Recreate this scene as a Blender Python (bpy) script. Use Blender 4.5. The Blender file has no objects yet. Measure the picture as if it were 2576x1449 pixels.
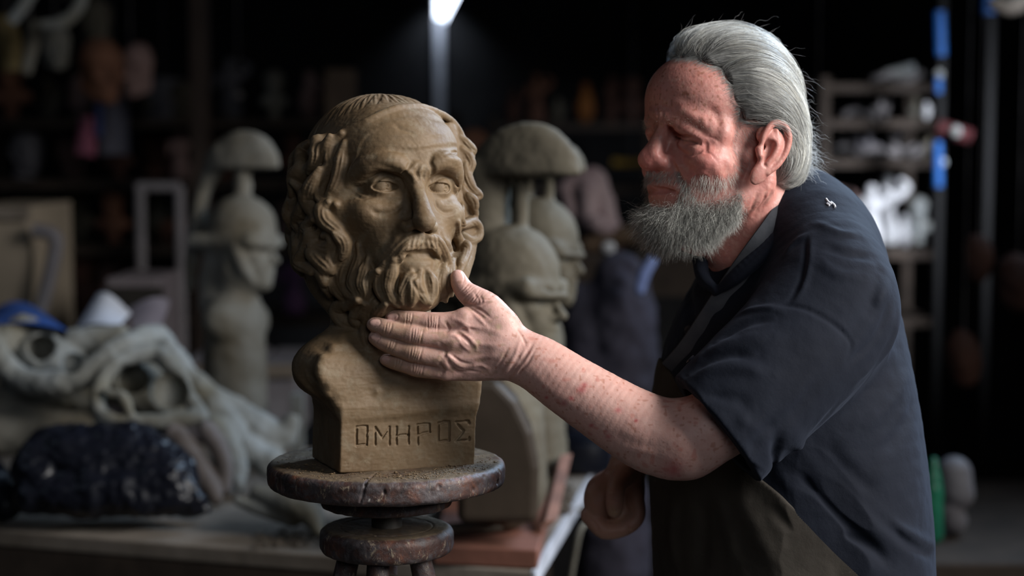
import bpy, math, random
import numpy as np
from mathutils import Vector, Matrix
random.seed(7)
RNG = np.random.default_rng(11)
C = bpy.context.scene.collection
Q = 1.0   # mesh fineness of the sculpted surfaces
# ------------------------------------------------------------------ camera, world, light, exposure
FPX = 4500.0                      # focal length in pixels of the 2576 x 1449 frame
U = 2.0 / FPX                     # one sculpting unit in metres (one pixel at two metres)
PITCH = math.radians(4.8)
CAMZ = 1.5
cam_d = bpy.data.cameras.new('camera'); cam = bpy.data.objects.new('camera', cam_d); C.objects.link(cam)
cam.location = (0, 0, CAMZ); cam.rotation_euler = (math.pi/2 - PITCH, 0, 0)
cam_d.sensor_width = 36.0; cam_d.lens = 36.0*FPX/2576.0; cam_d.clip_start = 0.05
cam_d.dof.use_dof = True; cam_d.dof.focus_distance = 1.925; cam_d.dof.aperture_fstop = 2.5; cam_d.dof.aperture_blades = 0
sc = bpy.context.scene
sc.camera = cam
sc.view_settings.view_transform = 'Standard'; sc.view_settings.look = 'None'
sc.view_settings.gamma = 1.0; sc.view_settings.use_curve_mapping = False
sc.view_settings.exposure = 0.0
sc.cycles.use_denoising = True
sc.cycles.max_bounces = 5; sc.cycles.diffuse_bounces = 3; sc.cycles.glossy_bounces = 2
sc.cycles.caustics_reflective = False; sc.cycles.caustics_refractive = False
sc.cycles.sample_clamp_indirect = 3.0
world = bpy.data.worlds.new('world'); sc.world = world; world.use_nodes = True
world.node_tree.nodes['Background'].inputs[0].default_value = (0.45, 0.6, 1.0, 1)
world.node_tree.nodes['Background'].inputs[1].default_value = 0.02
def area_light(name, loc, target, size, power, col, sizey=None, spread=math.pi):
    l = bpy.data.lights.new(name, 'AREA'); l.energy = power; l.color = col
    l.shape = 'RECTANGLE'; l.size = size; l.size_y = sizey or size; l.spread = spread
    o = bpy.data.objects.new(name, l); C.objects.link(o); o.location = loc
    o.rotation_euler = (Vector(target) - Vector(loc)).to_track_quat('-Z', 'Y').to_euler()
    return o
# daylight through the big open doorway to the right, a little nearer the camera than the man
area_light('doorway_daylight', (2.4, 1.2, 2.55), (0.2, 2.0, 1.3), 1.5, 27.5, (1.0, 0.965, 0.93), 1.5, math.radians(68))
# cool sky light from a high window behind the man
area_light('high_window_daylight', (1.9, 3.9, 3.0), (0.42, 2.1, 1.4), 1.0, 24, (0.55, 0.75, 1.0), 1.0, math.radians(80))
# weak cool fill light added behind the camera to lift the hanging fist
area_light('front_fill_light', (0.9, -1.3, 2.5), (0.3, 2.2, 1.1), 1.6, 2.4, (0.9, 0.94, 1.0), 1.2, math.radians(70))
# dim cool light on the left side of the shed
area_light('side_window_daylight', (-2.6, 2.2, 2.7), (-0.9, 3.6, 0.9), 0.9, 2.2, (0.62, 0.78, 1.0), 0.9)

# ------------------------------------------------------------------ frames
CP, SP = math.cos(PITCH), math.sin(PITCH)
def c(px, py, w=0.0):
    """pixel and depth offset (units behind the 2 m plane) -> camera-frame point in units"""
    k = (FPX + w)/FPX
    return np.array([(px-1288.0)*k, (py-724.5)*k, w], float)
def to_world(V):
    V = np.asarray(V, float); x, y, d = V[...,0]*U, V[...,1]*U, (V[...,2]+FPX)*U
    return np.stack([x, d*CP - y*SP, CAMZ - y*CP - d*SP], -1)
def from_world(Wp):
    Wp = np.asarray(Wp, float); x = Wp[...,0]; Y = Wp[...,1]; Z = Wp[...,2]-CAMZ
    return np.stack([x/U, -(Z*CP + Y*SP)/U, (Y*CP - Z*SP)/U - FPX], -1)
def P(px, py, Y):
    """pixel at world distance Y metres -> world point"""
    dx, dz = (px-1288.0)/FPX, (724.5-py)/FPX
    d = np.array([dx, CP + dz*SP, dz*CP - SP]); return np.array([0,0,CAMZ]) + d*(Y/d[1])
def onz(px, py, z):
    """pixel -> world point on the horizontal plane z"""
    dx, dz = (px-1288.0)/FPX, (724.5-py)/FPX
    d = np.array([dx, CP + dz*SP, dz*CP - SP]); return np.array([0,0,CAMZ]) + d*((z-CAMZ)/d[2])
class Frame:
    """local axes (side, forward, up) in the camera frame; scale = units per local unit"""
    def __init__(s, o, scale, yaw=0, pitch=0, roll=0):
        y, p, r = map(math.radians, (yaw, pitch, roll))
        f = np.array([math.sin(y), 0, -math.cos(y)]); sd = np.array([math.cos(y), 0, math.sin(y)]); u = np.array([0,-1.,0])
        f, u = math.cos(p)*f - math.sin(p)*u, math.cos(p)*u + math.sin(p)*f
        sd, u = math.cos(r)*sd + math.sin(r)*u, math.cos(r)*u - math.sin(r)*sd
        s.o = np.array(o, float); s.k = scale; s.M = np.stack([sd, f, u], 1)
    def __call__(s, v): return s.o + s.k*(np.asarray(v, float) @ s.M.T)
    def inv(s, X): return (np.asarray(X, float)-s.o) @ s.M / s.k

# ------------------------------------------------------------------ clay field: a signed distance grid
def spline(pts, n=6):
    P_ = np.asarray(pts, float)
    if len(P_) < 3:
        t = np.linspace(0, 1, n+1)[:, None]; return P_[0]*(1-t) + P_[-1]*t
    A = np.vstack([2*P_[0]-P_[1], P_, 2*P_[-1]-P_[-2]]); out = []
    for i in range(1, len(A)-2):
        for t in np.linspace(0, 1, n, endpoint=False):
            a, b, c_, d = A[i-1], A[i], A[i+1], A[i+2]
            out.append(.5*((2*b) + (c_-a)*t + (2*a-5*b+4*c_-d)*t*t + (3*b-a-3*c_+d)*t**3))
    out.append(A[-2]); return np.array(out)
class Field:
    def __init__(s, lo, hi, h):
        s.lo = np.minimum(lo, hi).astype(float); s.h = h
        s.n = np.ceil((np.maximum(lo, hi)-s.lo)/h).astype(int)+1
        s.D = np.full(s.n, 400., np.float32)
        s.ax = [(s.lo[i] + h*np.arange(s.n[i])).astype(np.float32) for i in range(3)]
    def like(s):
        n = Field.__new__(Field); n.lo, n.h, n.n, n.ax = s.lo, s.h, s.n, s.ax; n.D = np.full(s.n, 400., np.float32); return n
    def reg(s, lo, hi):
        a = np.clip(np.floor((lo-s.lo)/s.h).astype(int), 0, s.n); b = np.clip(np.ceil((hi-s.lo)/s.h).astype(int)+1, 0, s.n)
        if (b <= a).any(): return None
        sl = tuple(slice(a[i], b[i]) for i in range(3))
        return sl, s.ax[0][sl[0]][:,None,None], s.ax[1][sl[1]][None,:,None], s.ax[2][sl[2]][None,None,:]
    def mix(s, sl, d, k, mode):
        A = s.D[sl]
        if mode == 'sub': d = -d
        if k > 0:
            hh = np.maximum(k-np.abs(A-d), 0)/k; e = hh*hh*(k*.25)
        else: e = 0
        s.D[sl] = (np.minimum(A, d)-e) if mode == 'add' else (np.maximum(A, d)+e)
    def ell(s, ctr, r, M=None, k=10, mode='add'):
        ctr = np.asarray(ctr, float); r = np.asarray(r, float)
        if M is None: M = np.eye(3)
        e = np.sqrt(((M*r)**2).sum(1)) + k + 3*s.h
        g = s.reg(ctr-e, ctr+e)
        if g is None: return
        sl, X, Y, Z = g; X, Y, Z = X-np.float32(ctr[0]), Y-np.float32(ctr[1]), Z-np.float32(ctr[2])
        k0 = 0; k1 = 0
        for i in range(3):
            q = (X*np.float32(M[0,i]) + Y*np.float32(M[1,i]) + Z*np.float32(M[2,i]))/np.float32(r[i])
            k0 = k0 + q*q; k1 = k1 + (q/np.float32(r[i]))**2
        k0 = np.sqrt(k0); k1 = np.sqrt(k1)+1e-9
        s.mix(sl, np.where(k0 < .05, -min(r), k0*(k0-1)/k1).astype(np.float32), k, mode)
    def box(s, ctr, hs, M=None, rnd=4, k=0, mode='add'):
        ctr = np.asarray(ctr, float); hs = np.asarray(hs, float)
        if M is None: M = np.eye(3)
        e = np.abs(M*hs).sum(1) + k + 3*s.h
        g = s.reg(ctr-e, ctr+e)
        if g is None: return
        sl, X, Y, Z = g; X, Y, Z = X-np.float32(ctr[0]), Y-np.float32(ctr[1]), Z-np.float32(ctr[2])
        q = [np.abs(X*np.float32(M[0,i]) + Y*np.float32(M[1,i]) + Z*np.float32(M[2,i]))-np.float32(hs[i]-rnd) for i in range(3)]
        d = np.sqrt(np.maximum(q[0],0)**2+np.maximum(q[1],0)**2+np.maximum(q[2],0)**2) + np.minimum(np.maximum(np.maximum(q[0],q[1]),q[2]),0) - rnd
        s.mix(sl, d.astype(np.float32), k, mode)
    def _chain(s, pts, rad, pad, flat=None, n=5):
        pts = np.asarray(pts, float); rad = np.broadcast_to(np.asarray(rad, float), (len(pts),)) if np.ndim(rad) == 0 else np.asarray(rad, float)
        S = spline(np.column_stack([pts, rad]), n) if n > 1 else np.column_stack([pts, rad])
        pts, rad = S[:, :3], np.maximum(S[:, 3], .1)
        e = rad.max() + pad + 3*s.h
        g = s.reg((pts-e).min(0), (pts+e).max(0))
        if g is None: return None, None
        sl, X, Y, Z = g
        d = np.full(s.D[sl].shape, 400., np.float32); base = np.array([q.start for q in sl])
        for i in range(len(pts)-1):
            a, b, ra, rb = pts[i], pts[i+1], rad[i], rad[i+1]
            m = max(ra, rb) + pad + 2*s.h
            g2 = s.reg(np.minimum(a, b)-m, np.maximum(a, b)+m)
            if g2 is None: continue
            s2, X, Y, Z = g2; s3 = tuple(slice(s2[j].start-base[j], s2[j].stop-base[j]) for j in range(3))
            v = b-a; L = float(v@v)+1e-9; f = np.float32
            dx, dy, dz = X-f(a[0]), Y-f(a[1]), Z-f(a[2])
            t = np.clip((dx*f(v[0])+dy*f(v[1])+dz*f(v[2]))/f(L), 0, 1)
            dx, dy, dz = dx-t*f(v[0]), dy-t*f(v[1]), dz-t*f(v[2])
            q = dx*dx+dy*dy+dz*dz
            if flat is not None:
                ax, fc = flat; pr = dx*f(ax[0])+dy*f(ax[1])+dz*f(ax[2]); q = q + pr*pr*f(fc*fc-1)
            dd = np.sqrt(q) - (f(ra)+t*f(rb-ra))
            d[s3] = np.minimum(d[s3], dd)
        return sl, d
    def chain(s, pts, rad, k=6, mode='add', flat=None, n=5):
        sl, d = s._chain(pts, rad, k, flat, n)
        if sl is not None: s.mix(sl, d, k, mode)
    def ridge(s, pts, width, amp, n=5):
        """raise (amp>0) or carve (amp<0) the surface along a line, gaussian profile; ends fade"""
        pts = np.asarray(pts, float); m = len(pts)
        r = width*np.sin(np.linspace(.12, .9, m)*math.pi)**.5
        sl, d = s._chain(pts, np.zeros(m)+.1, 2.6*width, None, n)
        if sl is None: return
        # end fade
        X = s.ax[0][sl[0]][:,None,None]; Y = s.ax[1][sl[1]][None,:,None]; Z = s.ax[2][sl[2]][None,None,:]
        f = np.float32
        L = np.linalg.norm(np.diff(pts, axis=0), axis=1).sum()
        de = np.minimum(np.sqrt((X-f(pts[0,0]))**2+(Y-f(pts[0,1]))**2+(Z-f(pts[0,2]))**2), np.sqrt((X-f(pts[-1,0]))**2+(Y-f(pts[-1,1]))**2+(Z-f(pts[-1,2]))**2))
        fade = np.clip(de/f(max(L*.22, width*.7)), 0, 1)*.85+.15
        s.D[sl] -= f(amp)*fade*np.exp(-(d/f(width))**2)
    def sample(s, X):
        q = (np.asarray(X, float)-s.lo)/s.h; q = np.clip(q, 0, s.n-1.001); i = q.astype(int); t = q-i; out = 0
        for dx in (0, 1):
            for dy in (0, 1):
                for dz in (0, 1):
                    wt = (t[...,0] if dx else 1-t[...,0])*(t[...,1] if dy else 1-t[...,1])*(t[...,2] if dz else 1-t[...,2])
                    out = out + wt*s.D[i[...,0]+dx, i[...,1]+dy, i[...,2]+dz]
        return out
    def grad(s, X):
        e = s.h*1.2; g = []
        for i in range(3):
            v = np.zeros(3); v[i] = e; g.append(s.sample(X+v)-s.sample(X-v))
        g = np.stack(g, -1); return g/(np.linalg.norm(g, axis=-1, keepdims=True)+1e-9)
    def hit(s, px, py, off=0.0):
        """first surface point seen through pixel (px, py)"""
        ws = np.arange(s.ax[2][0], s.ax[2][-1], s.h); pts = np.stack([c(px, py, w) for w in ws]); d = s.sample(pts)
        ins = np.nonzero(d < 0)[0]
        if len(ins):
            i = ins[0]
            if i > 0:
                t = d[i-1]/(d[i-1]-d[i]); p = pts[i-1]*(1-t)+pts[i]*t
            else: p = pts[0]
        else:
            p = pts[np.argmin(d)]; p = p - s.grad(p)*max(float(s.sample(p))-7, 0)
        if off: p = p + s.grad(p)*off
        return p
    def hits(s, pl, off=0.0, n=1):
        if n > 1: pl = spline(np.asarray(pl, float), n)
        return np.array([s.hit(a[0], a[1], off) for a in pl])
    def mesh(s, smooth=0):
        D = s.D; nx, ny, nz = s.n; cid = {}; acc = []; quads = []
        D[0]=D[-1]=50; D[:,0]=D[:,-1]=50; D[:,:,0]=D[:,:,-1]=50
        neg = D < 0; ids = []; pos = []; st = np.array([ny*nz, nz, 1])
        for a in range(3):
            lo = [slice(None)]*3; hi = [slice(None)]*3; lo[a] = slice(0, -1); hi[a] = slice(1, None)
            cr = np.argwhere(neg[tuple(lo)] != neg[tuple(hi)])
            i1 = cr.copy(); i1[:, a] += 1
            d0 = D[cr[:,0],cr[:,1],cr[:,2]]; d1 = D[i1[:,0],i1[:,1],i1[:,2]]
            t = d0/(d0-d1); p = cr.astype(np.float32); p[:, a] += t
            b, g = (a+1) % 3, (a+2) % 3; base = cr@st
            c00 = base; c10 = base-st[b]; c11 = base-st[b]-st[g]; c01 = base-st[g]
            q = np.stack([c00, c10, c11, c01], 1); flip = d0 > 0
            q[flip] = q[flip][:, ::-1]
            quads.append(q)
            for cc in (c00, c10, c11, c01): ids.append(cc); pos.append(p)
        ids = np.concatenate(ids); pos = np.concatenate(pos)
        u, inv = np.unique(ids, return_inverse=True)
        cnt = np.bincount(inv); V = np.stack([np.bincount(inv, pos[:, i])/cnt for i in range(3)], 1)
        quads = np.searchsorted(u, np.concatenate(quads))
        V = V*s.h + s.lo
        for _ in range(smooth):
            S = np.zeros_like(V); n_ = np.zeros(len(V))
            for i in range(4):
                a_, b_ = quads[:, i], quads[:, (i+1) % 4]
                for j in range(3): S[:, j] += np.bincount(a_, V[b_, j], len(V))
                n_ += np.bincount(a_, minlength=len(V))
            V = V*.5 + .5*S/n_[:, None]
        return V, quads
def facing(V, F_):
    """unit normals and quad winding check for camera-frame meshes"""
    return V, F_
def vnormals(V, quads):
    n = np.cross(V[quads[:,2]]-V[quads[:,0]], V[quads[:,3]]-V[quads[:,1]]); N = np.zeros_like(V)
    for i in range(4):
        for j in range(3): N[:, j] += np.bincount(quads[:, i], n[:, j], len(V))
    return N/(np.linalg.norm(N, axis=1, keepdims=True)+1e-9)
def vnoise(X, freq, seed=0):
    """smooth value noise in -1..1"""
    q = np.asarray(X, float)*freq + seed*17.31; i = np.floor(q).astype(np.int64); t = q-i; t = t*t*(3-2*t); out = 0
    for dx in (0, 1):
        for dy in (0, 1):
            for dz in (0, 1):
                hsh = ((i[...,0]+dx)*73856093) ^ ((i[...,1]+dy)*19349663) ^ ((i[...,2]+dz)*83492791) ^ (seed*2654435)
                hsh = (hsh ^ (hsh >> 13))*1274126177 & 0x7fffffff
                hsh = (hsh ^ (hsh >> 15)) & 0xffff
                wt = (t[...,0] if dx else 1-t[...,0])*(t[...,1] if dy else 1-t[...,1])*(t[...,2] if dz else 1-t[...,2])
                out = out + wt*(hsh/32767.5-1)
    return out
# ------------------------------------------------------------------ objects
def link(name, me, mat=None, parent=None):
    o = bpy.data.objects.new(name, me); C.objects.link(o)
    if mat: me.materials.append(mat)
    if parent is not None:
        o.parent = parent
        o.matrix_parent_inverse = Matrix.Translation(-parent.location) if not parent.rotation_euler[2] else (Matrix.Translation(parent.location) @ parent.rotation_euler.to_matrix().to_4x4()).inverted()
    return o
def npmesh(name, V, F, mat=None, parent=None, smooth=True):
    """V world verts, F (n,3) or (n,4) int array"""
    V = np.ascontiguousarray(V, np.float32); F = np.ascontiguousarray(F, np.int32)
    me = bpy.data.meshes.new(name); me.vertices.add(len(V)); me.vertices.foreach_set('co', V.ravel())
    k = F.shape[1]; me.loops.add(F.size); me.loops.foreach_set('vertex_index', F.ravel())
    me.polygons.add(len(F)); me.polygons.foreach_set('loop_start', np.arange(0, F.size, k, dtype=np.int32))
    me.polygons.foreach_set('loop_total', np.full(len(F), k, np.int32))
    me.polygons.foreach_set('use_smooth', np.full(len(F), smooth)); me.update(); me.validate()
    return link(name, me, mat, parent)
def ffix(V, F):
    """camera frame is left-handed with y down: check winding against volume sign in world"""
    W_ = to_world(V); a, b, c_ = W_[F[:,0]], W_[F[:,1]], W_[F[:,2]]
    vol = (a*np.cross(b, c_)).sum()
    if F.shape[1] == 4: d = W_[F[:,3]]; vol += (a*np.cross(c_, d)).sum()
    return W_, (F if vol > 0 else F[:, ::-1])
def fieldobj(name, fld, mat, parent=None, smooth=1, disp=None):
    V, F = fld.mesh(smooth)
    if disp is not None:
        N = vnormals(V, F); s_ = np.sign((N*fld.grad(V)).sum()); V = V + N*s_*disp(V)[:, None]
    W_, F = ffix(V, F); return npmesh(name, W_, F, mat, parent)
def empty(name, loc, rz=0):
    o = bpy.data.objects.new(name, None); C.objects.link(o); o.location = tuple(float(v) for v in loc); o.rotation_euler = (0, 0, rz)
    o.empty_display_size = .05; return o
def tag(o, label=None, cat=None, group=None, kind=None):
    if label: o['label'] = label
    if cat: o['category'] = cat
    if group: o['group'] = group
    if kind: o['kind'] = kind
    return o
class MB:
    """collects plain shapes in world space and links them as one mesh"""
    def __init__(s): s.v = []; s.f = []
    def add(s, V, F):
        b = len(s.v); s.v += [tuple(map(float, p)) for p in V]; s.f += [tuple(int(i)+b for i in f) for f in F]; return s
    def box(s, ctr, hs, M=None):
        M = np.eye(3) if M is None else M; V = []
        for z in (-1, 1):
            for y in (-1, 1):
                for x in (-1, 1): V.append(np.asarray(ctr) + M @ (np.array([x, y, z])*hs))
        return s.add(V, [(0,2,3,1),(4,5,7,6),(0,1,5,4),(2,6,7,3),(0,4,6,2),(1,3,7,5)])
    def prism(s, pts, d):
        """closed outline pts (3D) extruded by vector d"""
        n = len(pts); pts = [np.asarray(p, float) for p in pts]; d = np.asarray(d, float)
        V = pts + [p+d for p in pts]
        F = [tuple(range(n))[::-1], tuple(range(n, 2*n))] + [(i, (i+1) % n, n+(i+1) % n, n+i) for i in range(n)]
        return s.add(V, F)
    def lathe(s, ctr, prof, n=48, up=(0,0,1), closed=True):
        up = Vector(up).normalized(); a = up.orthogonal().normalized(); b = up.cross(a); V = []; F = []; m = len(prof)
        for r, z in prof:
            for i in range(n):
                t = 2*math.pi*i/n; V.append(np.asarray(ctr) + np.array(a)*r*math.cos(t) + np.array(b)*r*math.sin(t) + np.array(up)*z)
        for j in range(m-1):
            for i in range(n): F.append((j*n+i, j*n+(i+1) % n, (j+1)*n+(i+1) % n, (j+1)*n+i))
        if closed: F += [tuple(range(n))[::-1], tuple((m-1)*n+i for i in range(n))]
        return s.add(V, F)
    def tube(s, pts, rad, n=8, smooth=4):
        pts = spline(pts, smooth) if smooth > 1 else np.asarray(pts, float); m = len(pts)
        rad = np.full(m, rad, float) if np.ndim(rad) == 0 else np.interp(np.linspace(0, 1, m), np.linspace(0, 1, len(rad)), rad)
        V = []; F = []; prev = None
        for j in range(m):
            t = Vector(pts[min(j+1, m-1)]-pts[max(j-1, 0)]).normalized()
            a = t.orthogonal().normalized() if prev is None else (prev - t*prev.dot(t)).normalized(); prev = a; b = t.cross(a)
            for i in range(n):
                q = 2*math.pi*i/n; V.append(pts[j] + rad[j]*(np.array(a)*math.cos(q)+np.array(b)*math.sin(q)))
        for j in range(m-1):
            for i in range(n): F.append((j*n+i, j*n+(i+1) % n, (j+1)*n+(i+1) % n, (j+1)*n+i))
        F += [tuple(range(n))[::-1], tuple((m-1)*n+i for i in range(n))]
        return s.add(V, F)
    def build(s, name, mat, parent=None, smooth=False, bevel=0, sub=0):
        me = bpy.data.meshes.new(name); me.from_pydata(s.v, [], s.f)
        me.update()
        import bmesh
        bm = bmesh.new(); bm.from_mesh(me); bmesh.ops.recalc_face_normals(bm, faces=bm.faces); bm.to_mesh(me); bm.free()
        if smooth: me.polygons.foreach_set('use_smooth', [True]*len(me.polygons)); me.set_sharp_from_angle(angle=math.radians(40))
        o = link(name, me, mat, parent)
        if bevel: b = o.modifiers.new('bevel', 'BEVEL'); b.width = bevel; b.segments = 3; b.limit_method = 'ANGLE'
        if sub: b = o.modifiers.new('sub', 'SUBSURF'); b.levels = b.render_levels = sub
        return o
# ------------------------------------------------------------------ materials
def mat_new(name):
    m = bpy.data.materials.new(name); m.use_nodes = True; nt = m.node_tree; b = nt.nodes['Principled BSDF']; return m, nt, b
def N(nt, typ, **kw):
    n = nt.nodes.new(typ)
    for k_, v in kw.items():
        if k_ in n.inputs: n.inputs[k_].default_value = v
        else: setattr(n, k_, v)
    return n
def ramp(nt, src, stops):
    r = nt.nodes.new('ShaderNodeValToRGB'); e = r.color_ramp.elements
    while len(e) > 1: e.remove(e[-1])
    for i, (p_, col) in enumerate(stops):
        el = e[0] if i == 0 else e.new(p_)
        el.position = p_; el.color = (*col, 1) if len(col) == 3 else col
    nt.links.new(src, r.inputs[0]); return r.outputs[0]
def noise(nt, scale, detail=4, rough=.55, dist=0, vec=None):
    n = nt.nodes.new('ShaderNodeTexNoise'); n.inputs['Scale'].default_value = scale; n.inputs['Detail'].default_value = detail
    n.inputs['Roughness'].default_value = rough; n.inputs['Distortion'].default_value = dist
    if vec is None: vec = coord(nt)
    nt.links.new(vec, n.inputs['Vector']); return n.outputs['Fac']
def coord(nt, sc_=(1,1,1)):
    g = nt.nodes.new('ShaderNodeNewGeometry')
    if sc_ == (1,1,1): return g.outputs['Position']
    m = nt.nodes.new('ShaderNodeMapping'); m.inputs['Scale'].default_value = sc_; nt.links.new(g.outputs['Position'], m.inputs[0]); return m.outputs[0]
def mixc(nt, fac, a, b, mode='MIX'):
    m = nt.nodes.new('ShaderNodeMix'); m.data_type = 'RGBA'; m.blend_type = mode
    for sock, v in ((m.inputs[0], fac), (m.inputs[6], a), (m.inputs[7], b)):
        if hasattr(v, 'is_output'): nt.links.new(v, sock)
        elif isinstance(v, (int, float)): sock.default_value = v
        else: sock.default_value = (*v, 1)
    return m.outputs[2]
def bump(nt, b, h, strength=.3, dist=.001, prev=None):
    n = nt.nodes.new('ShaderNodeBump'); n.inputs['Strength'].default_value = strength; n.inputs['Distance'].default_value = dist
    nt.links.new(h, n.inputs['Height'])
    if prev is not None: nt.links.new(prev, n.inputs['Normal'])
    nt.links.new(n.outputs[0], b.inputs['Normal']); return n.outputs[0]
def simple(name, c1, c2=None, scale=20, rough=.8, bstr=.3, bdist=.002, metal=0, spec=.3, detail=5):
    m, nt, b = mat_new(name); b.inputs['Roughness'].default_value = rough; b.inputs['Metallic'].default_value = metal
    b.inputs['Specular IOR Level'].default_value = spec
    f = noise(nt, scale, detail)
    if c2 is None: c2 = tuple(v*.7 for v in c1)
    nt.links.new(ramp(nt, f, [(.35, c2), (.65, c1)]), b.inputs['Base Color'])
    if bstr: bump(nt, b, noise(nt, scale*4, 5), bstr, bdist)
    return m

# ------------------------------------------------------------------ head shape shared by the sculptures and the man
def proj(F_, X, off=0.0, it=3):
    X = np.array(X, float)
    for _ in range(it): X = X - F_.grad(X)*(F_.sample(X)-off)[..., None]
    return X
def head_base(F_, fr, nose=1.0, eye=True, neck=True, ear=True, lids=True, jaw=1.0, cran=(7.5, 9.4, 8.0), crz=3.2, brow=1.0, smile=0, face_len=1.0, both_ears=True, eyes_open=.42, eye_x=3.15, nz=1.0, sock=1.0):
    M = fr.M; k = fr.k
    E = lambda p, r, kk=1.2, mode='add', M2=None: F_.ell(fr(p), np.array(r)*k, M if M2 is None else M2, kk*k, mode)
    Ch = lambda pts, rad, kk=.8, mode='add', **kw: F_.chain([fr(p) for p in pts], np.array(rad)*k, kk*k, mode, **kw)
    fl = face_len
    E((0, -.8, crz), cran, 0)
    E((0, 2.9, 3.4), (6.5, 6.3, 5.3), 1.5)
    E((0, 2.3, -3.6*fl), (5.9, 6.4, 7.3*fl), 2)
    for s_ in (-1, 1):
        Ch([(s_*5.9, -1.0, -3), (s_*5.5, -.6, -6.6*fl), (s_*3.6, 3.6, -9.4*fl), (0, 6.4, -10.3*fl)], [1.1, 1.4, 1.5, 1.8], 1.8)
        E((s_*4.3, 5.2, -2.5), (2.0, 2.5, 1.7), 1.4)
        Ch([(s_*.9, 8.5, 1.3), (s_*2.8, 8.5, 2.0), (s_*4.8, 7.0, 1.6), (s_*5.9, 5.0, .4)], [.75*brow, .85*brow, .75*brow, .5], 1.2)
    E((0, 6.7, -10.0*fl), (2.2, 1.9, 1.7), 1.6)
    E((0, 6.4, -6.2*fl), (3.6, 2.9, 3.0), 1.8)
    for s_ in (-1, 1): E((s_*3.2, 9.3, .05), (2.15*sock, 1.75*sock**.5, 1.35*sock), 1.1, 'sub')
    # nose
    Ch([(0, 7.6, 1.2), (0, 8.7, -.2), (0, 9.7*nose**.3, -2.2*nz), (0, 10.4*nose**.4, -3.5*nz)], [.8, .72, .85, .95], 1.0)
    E((0, 10.3*nose**.4, -3.8*nz), (1.0, 1.05, .85), .7)
    for s_ in (-1, 1):
        E((s_*1.25, 9.0, -4.15*nz), (.72, 1.05, .72), .5)
        E((s_*.62, 9.5, -4.95*nz), (.36, .6, .4), .25, 'sub')
    E((0, 8.6, -4.9*nz), (.5, 1.2, .5), .4)
    # mouth
    Ch([(-2.6, 7.3, -7.1*fl), (-1.3, 8.6, -6.75*fl), (0, 9.0, -6.75*fl), (1.3, 8.6, -6.75*fl), (2.6, 7.3, -7.1*fl)], [.25, .5, .5, .5, .25], .5)
    Ch([(-2.3, 7.3, -7.5*fl), (-1.0, 8.4, -7.9*fl), (1.0, 8.4, -7.9*fl), (2.3, 7.3, -7.5*fl)], [.25, .62, .62, .25], .5)
    F_.ridge([fr(p) for p in ((-2.8, 7.5, -7.35*fl), (-1.4, 9.0, -7.25*fl), (0, 9.4, -7.3*fl), (1.4, 9.0, -7.25*fl), (2.8, 7.5, -7.35*fl))], .3*k, -.4*k)
    if lids:
        for s_ in (-1, 1):
            e0 = np.array((s_*eye_x, 6.55, 0.0))
            E(e0, (1.48, 1.48, 1.42), .35)
            E(e0+(0, 1.35, -.12), (1.42, .95, eyes_open), .12, 'sub')
            E(e0, (1.24, 1.24, 1.24), .05)
            F_.ridge([fr(e0+p) for p in ((-1.7, .9, .2), (-.8, 1.35, 1.0), (.5, 1.3, 1.05), (1.6, .8, .35))], .16*k, -.2*k)
    if neck: Ch([(0, -2.0, -5), (0, -2.6, -9), (0, -3.2, -14)], [5.4, 5.3, 5.9], 2.0)
    if ear:
        for s_ in ((-1, 1) if both_ears else (1,)):
            human_ear(F_, fr, s_)
def human_ear(F_, fr, s_, sc_=1.0, o=(7.3, -1.0, -1.2), tilt=0.0):
    k = fr.k; o = np.array(o)*(s_, 1, 1); ct, st = math.cos(tilt), math.sin(tilt)
    q = lambda a, b, c_: fr(o + np.array((s_*c_, -(a*ct+b*st), b*ct-a*st))*sc_)     # a backwards, b up, c outwards
    F_.chain([q(.2, 1.5, .1), q(1.2, 1.2, .7), q(1.3, 0, .7), q(.85, -1.6, .5), q(.5, -2.5, .35), q(.3, -3.0, .25)], np.array([.9, 1.1, 1.1, .95, .85, .62])*k*sc_, .5*k, flat=(fr.M[:, 0], 1.9))
    F_.chain([q(.55, .3, 1.25), q(.8, -.6, 1.25), q(.6, -1.3, 1.1)], np.array([.75, .75, .4])*k*sc_, .35*k, 'sub')
    F_.chain([q(-.1, -.1, .5), q(-.25, 1.3, .75), q(.35, 2.7, .9), q(1.5, 2.9, 1.05), q(2.3, 2.0, 1.2), q(2.45, .6, 1.15), q(2.0, -1.0, 1.0), q(1.2, -2.1, .75)], np.array([.25, .3, .36, .38, .38, .36, .33, .3])*k*sc_, .25*k)
    F_.chain([q(.9, 2.1, .95), q(1.35, 1.0, 1.0), q(1.3, -.2, 1.0), q(.9, -1.3, .8)], np.array([.25, .32, .32, .3])*k*sc_, .25*k)
    F_.chain([q(-.3, -.2, .5), q(-.1, -.75, .7)], np.array([.34, .34])*k*sc_, .4*k)
def pt(pl, ox=700, oy=200, s_=2.07): return [(ox+a/s_, oy+b/s_) for a, b in pl]
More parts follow.
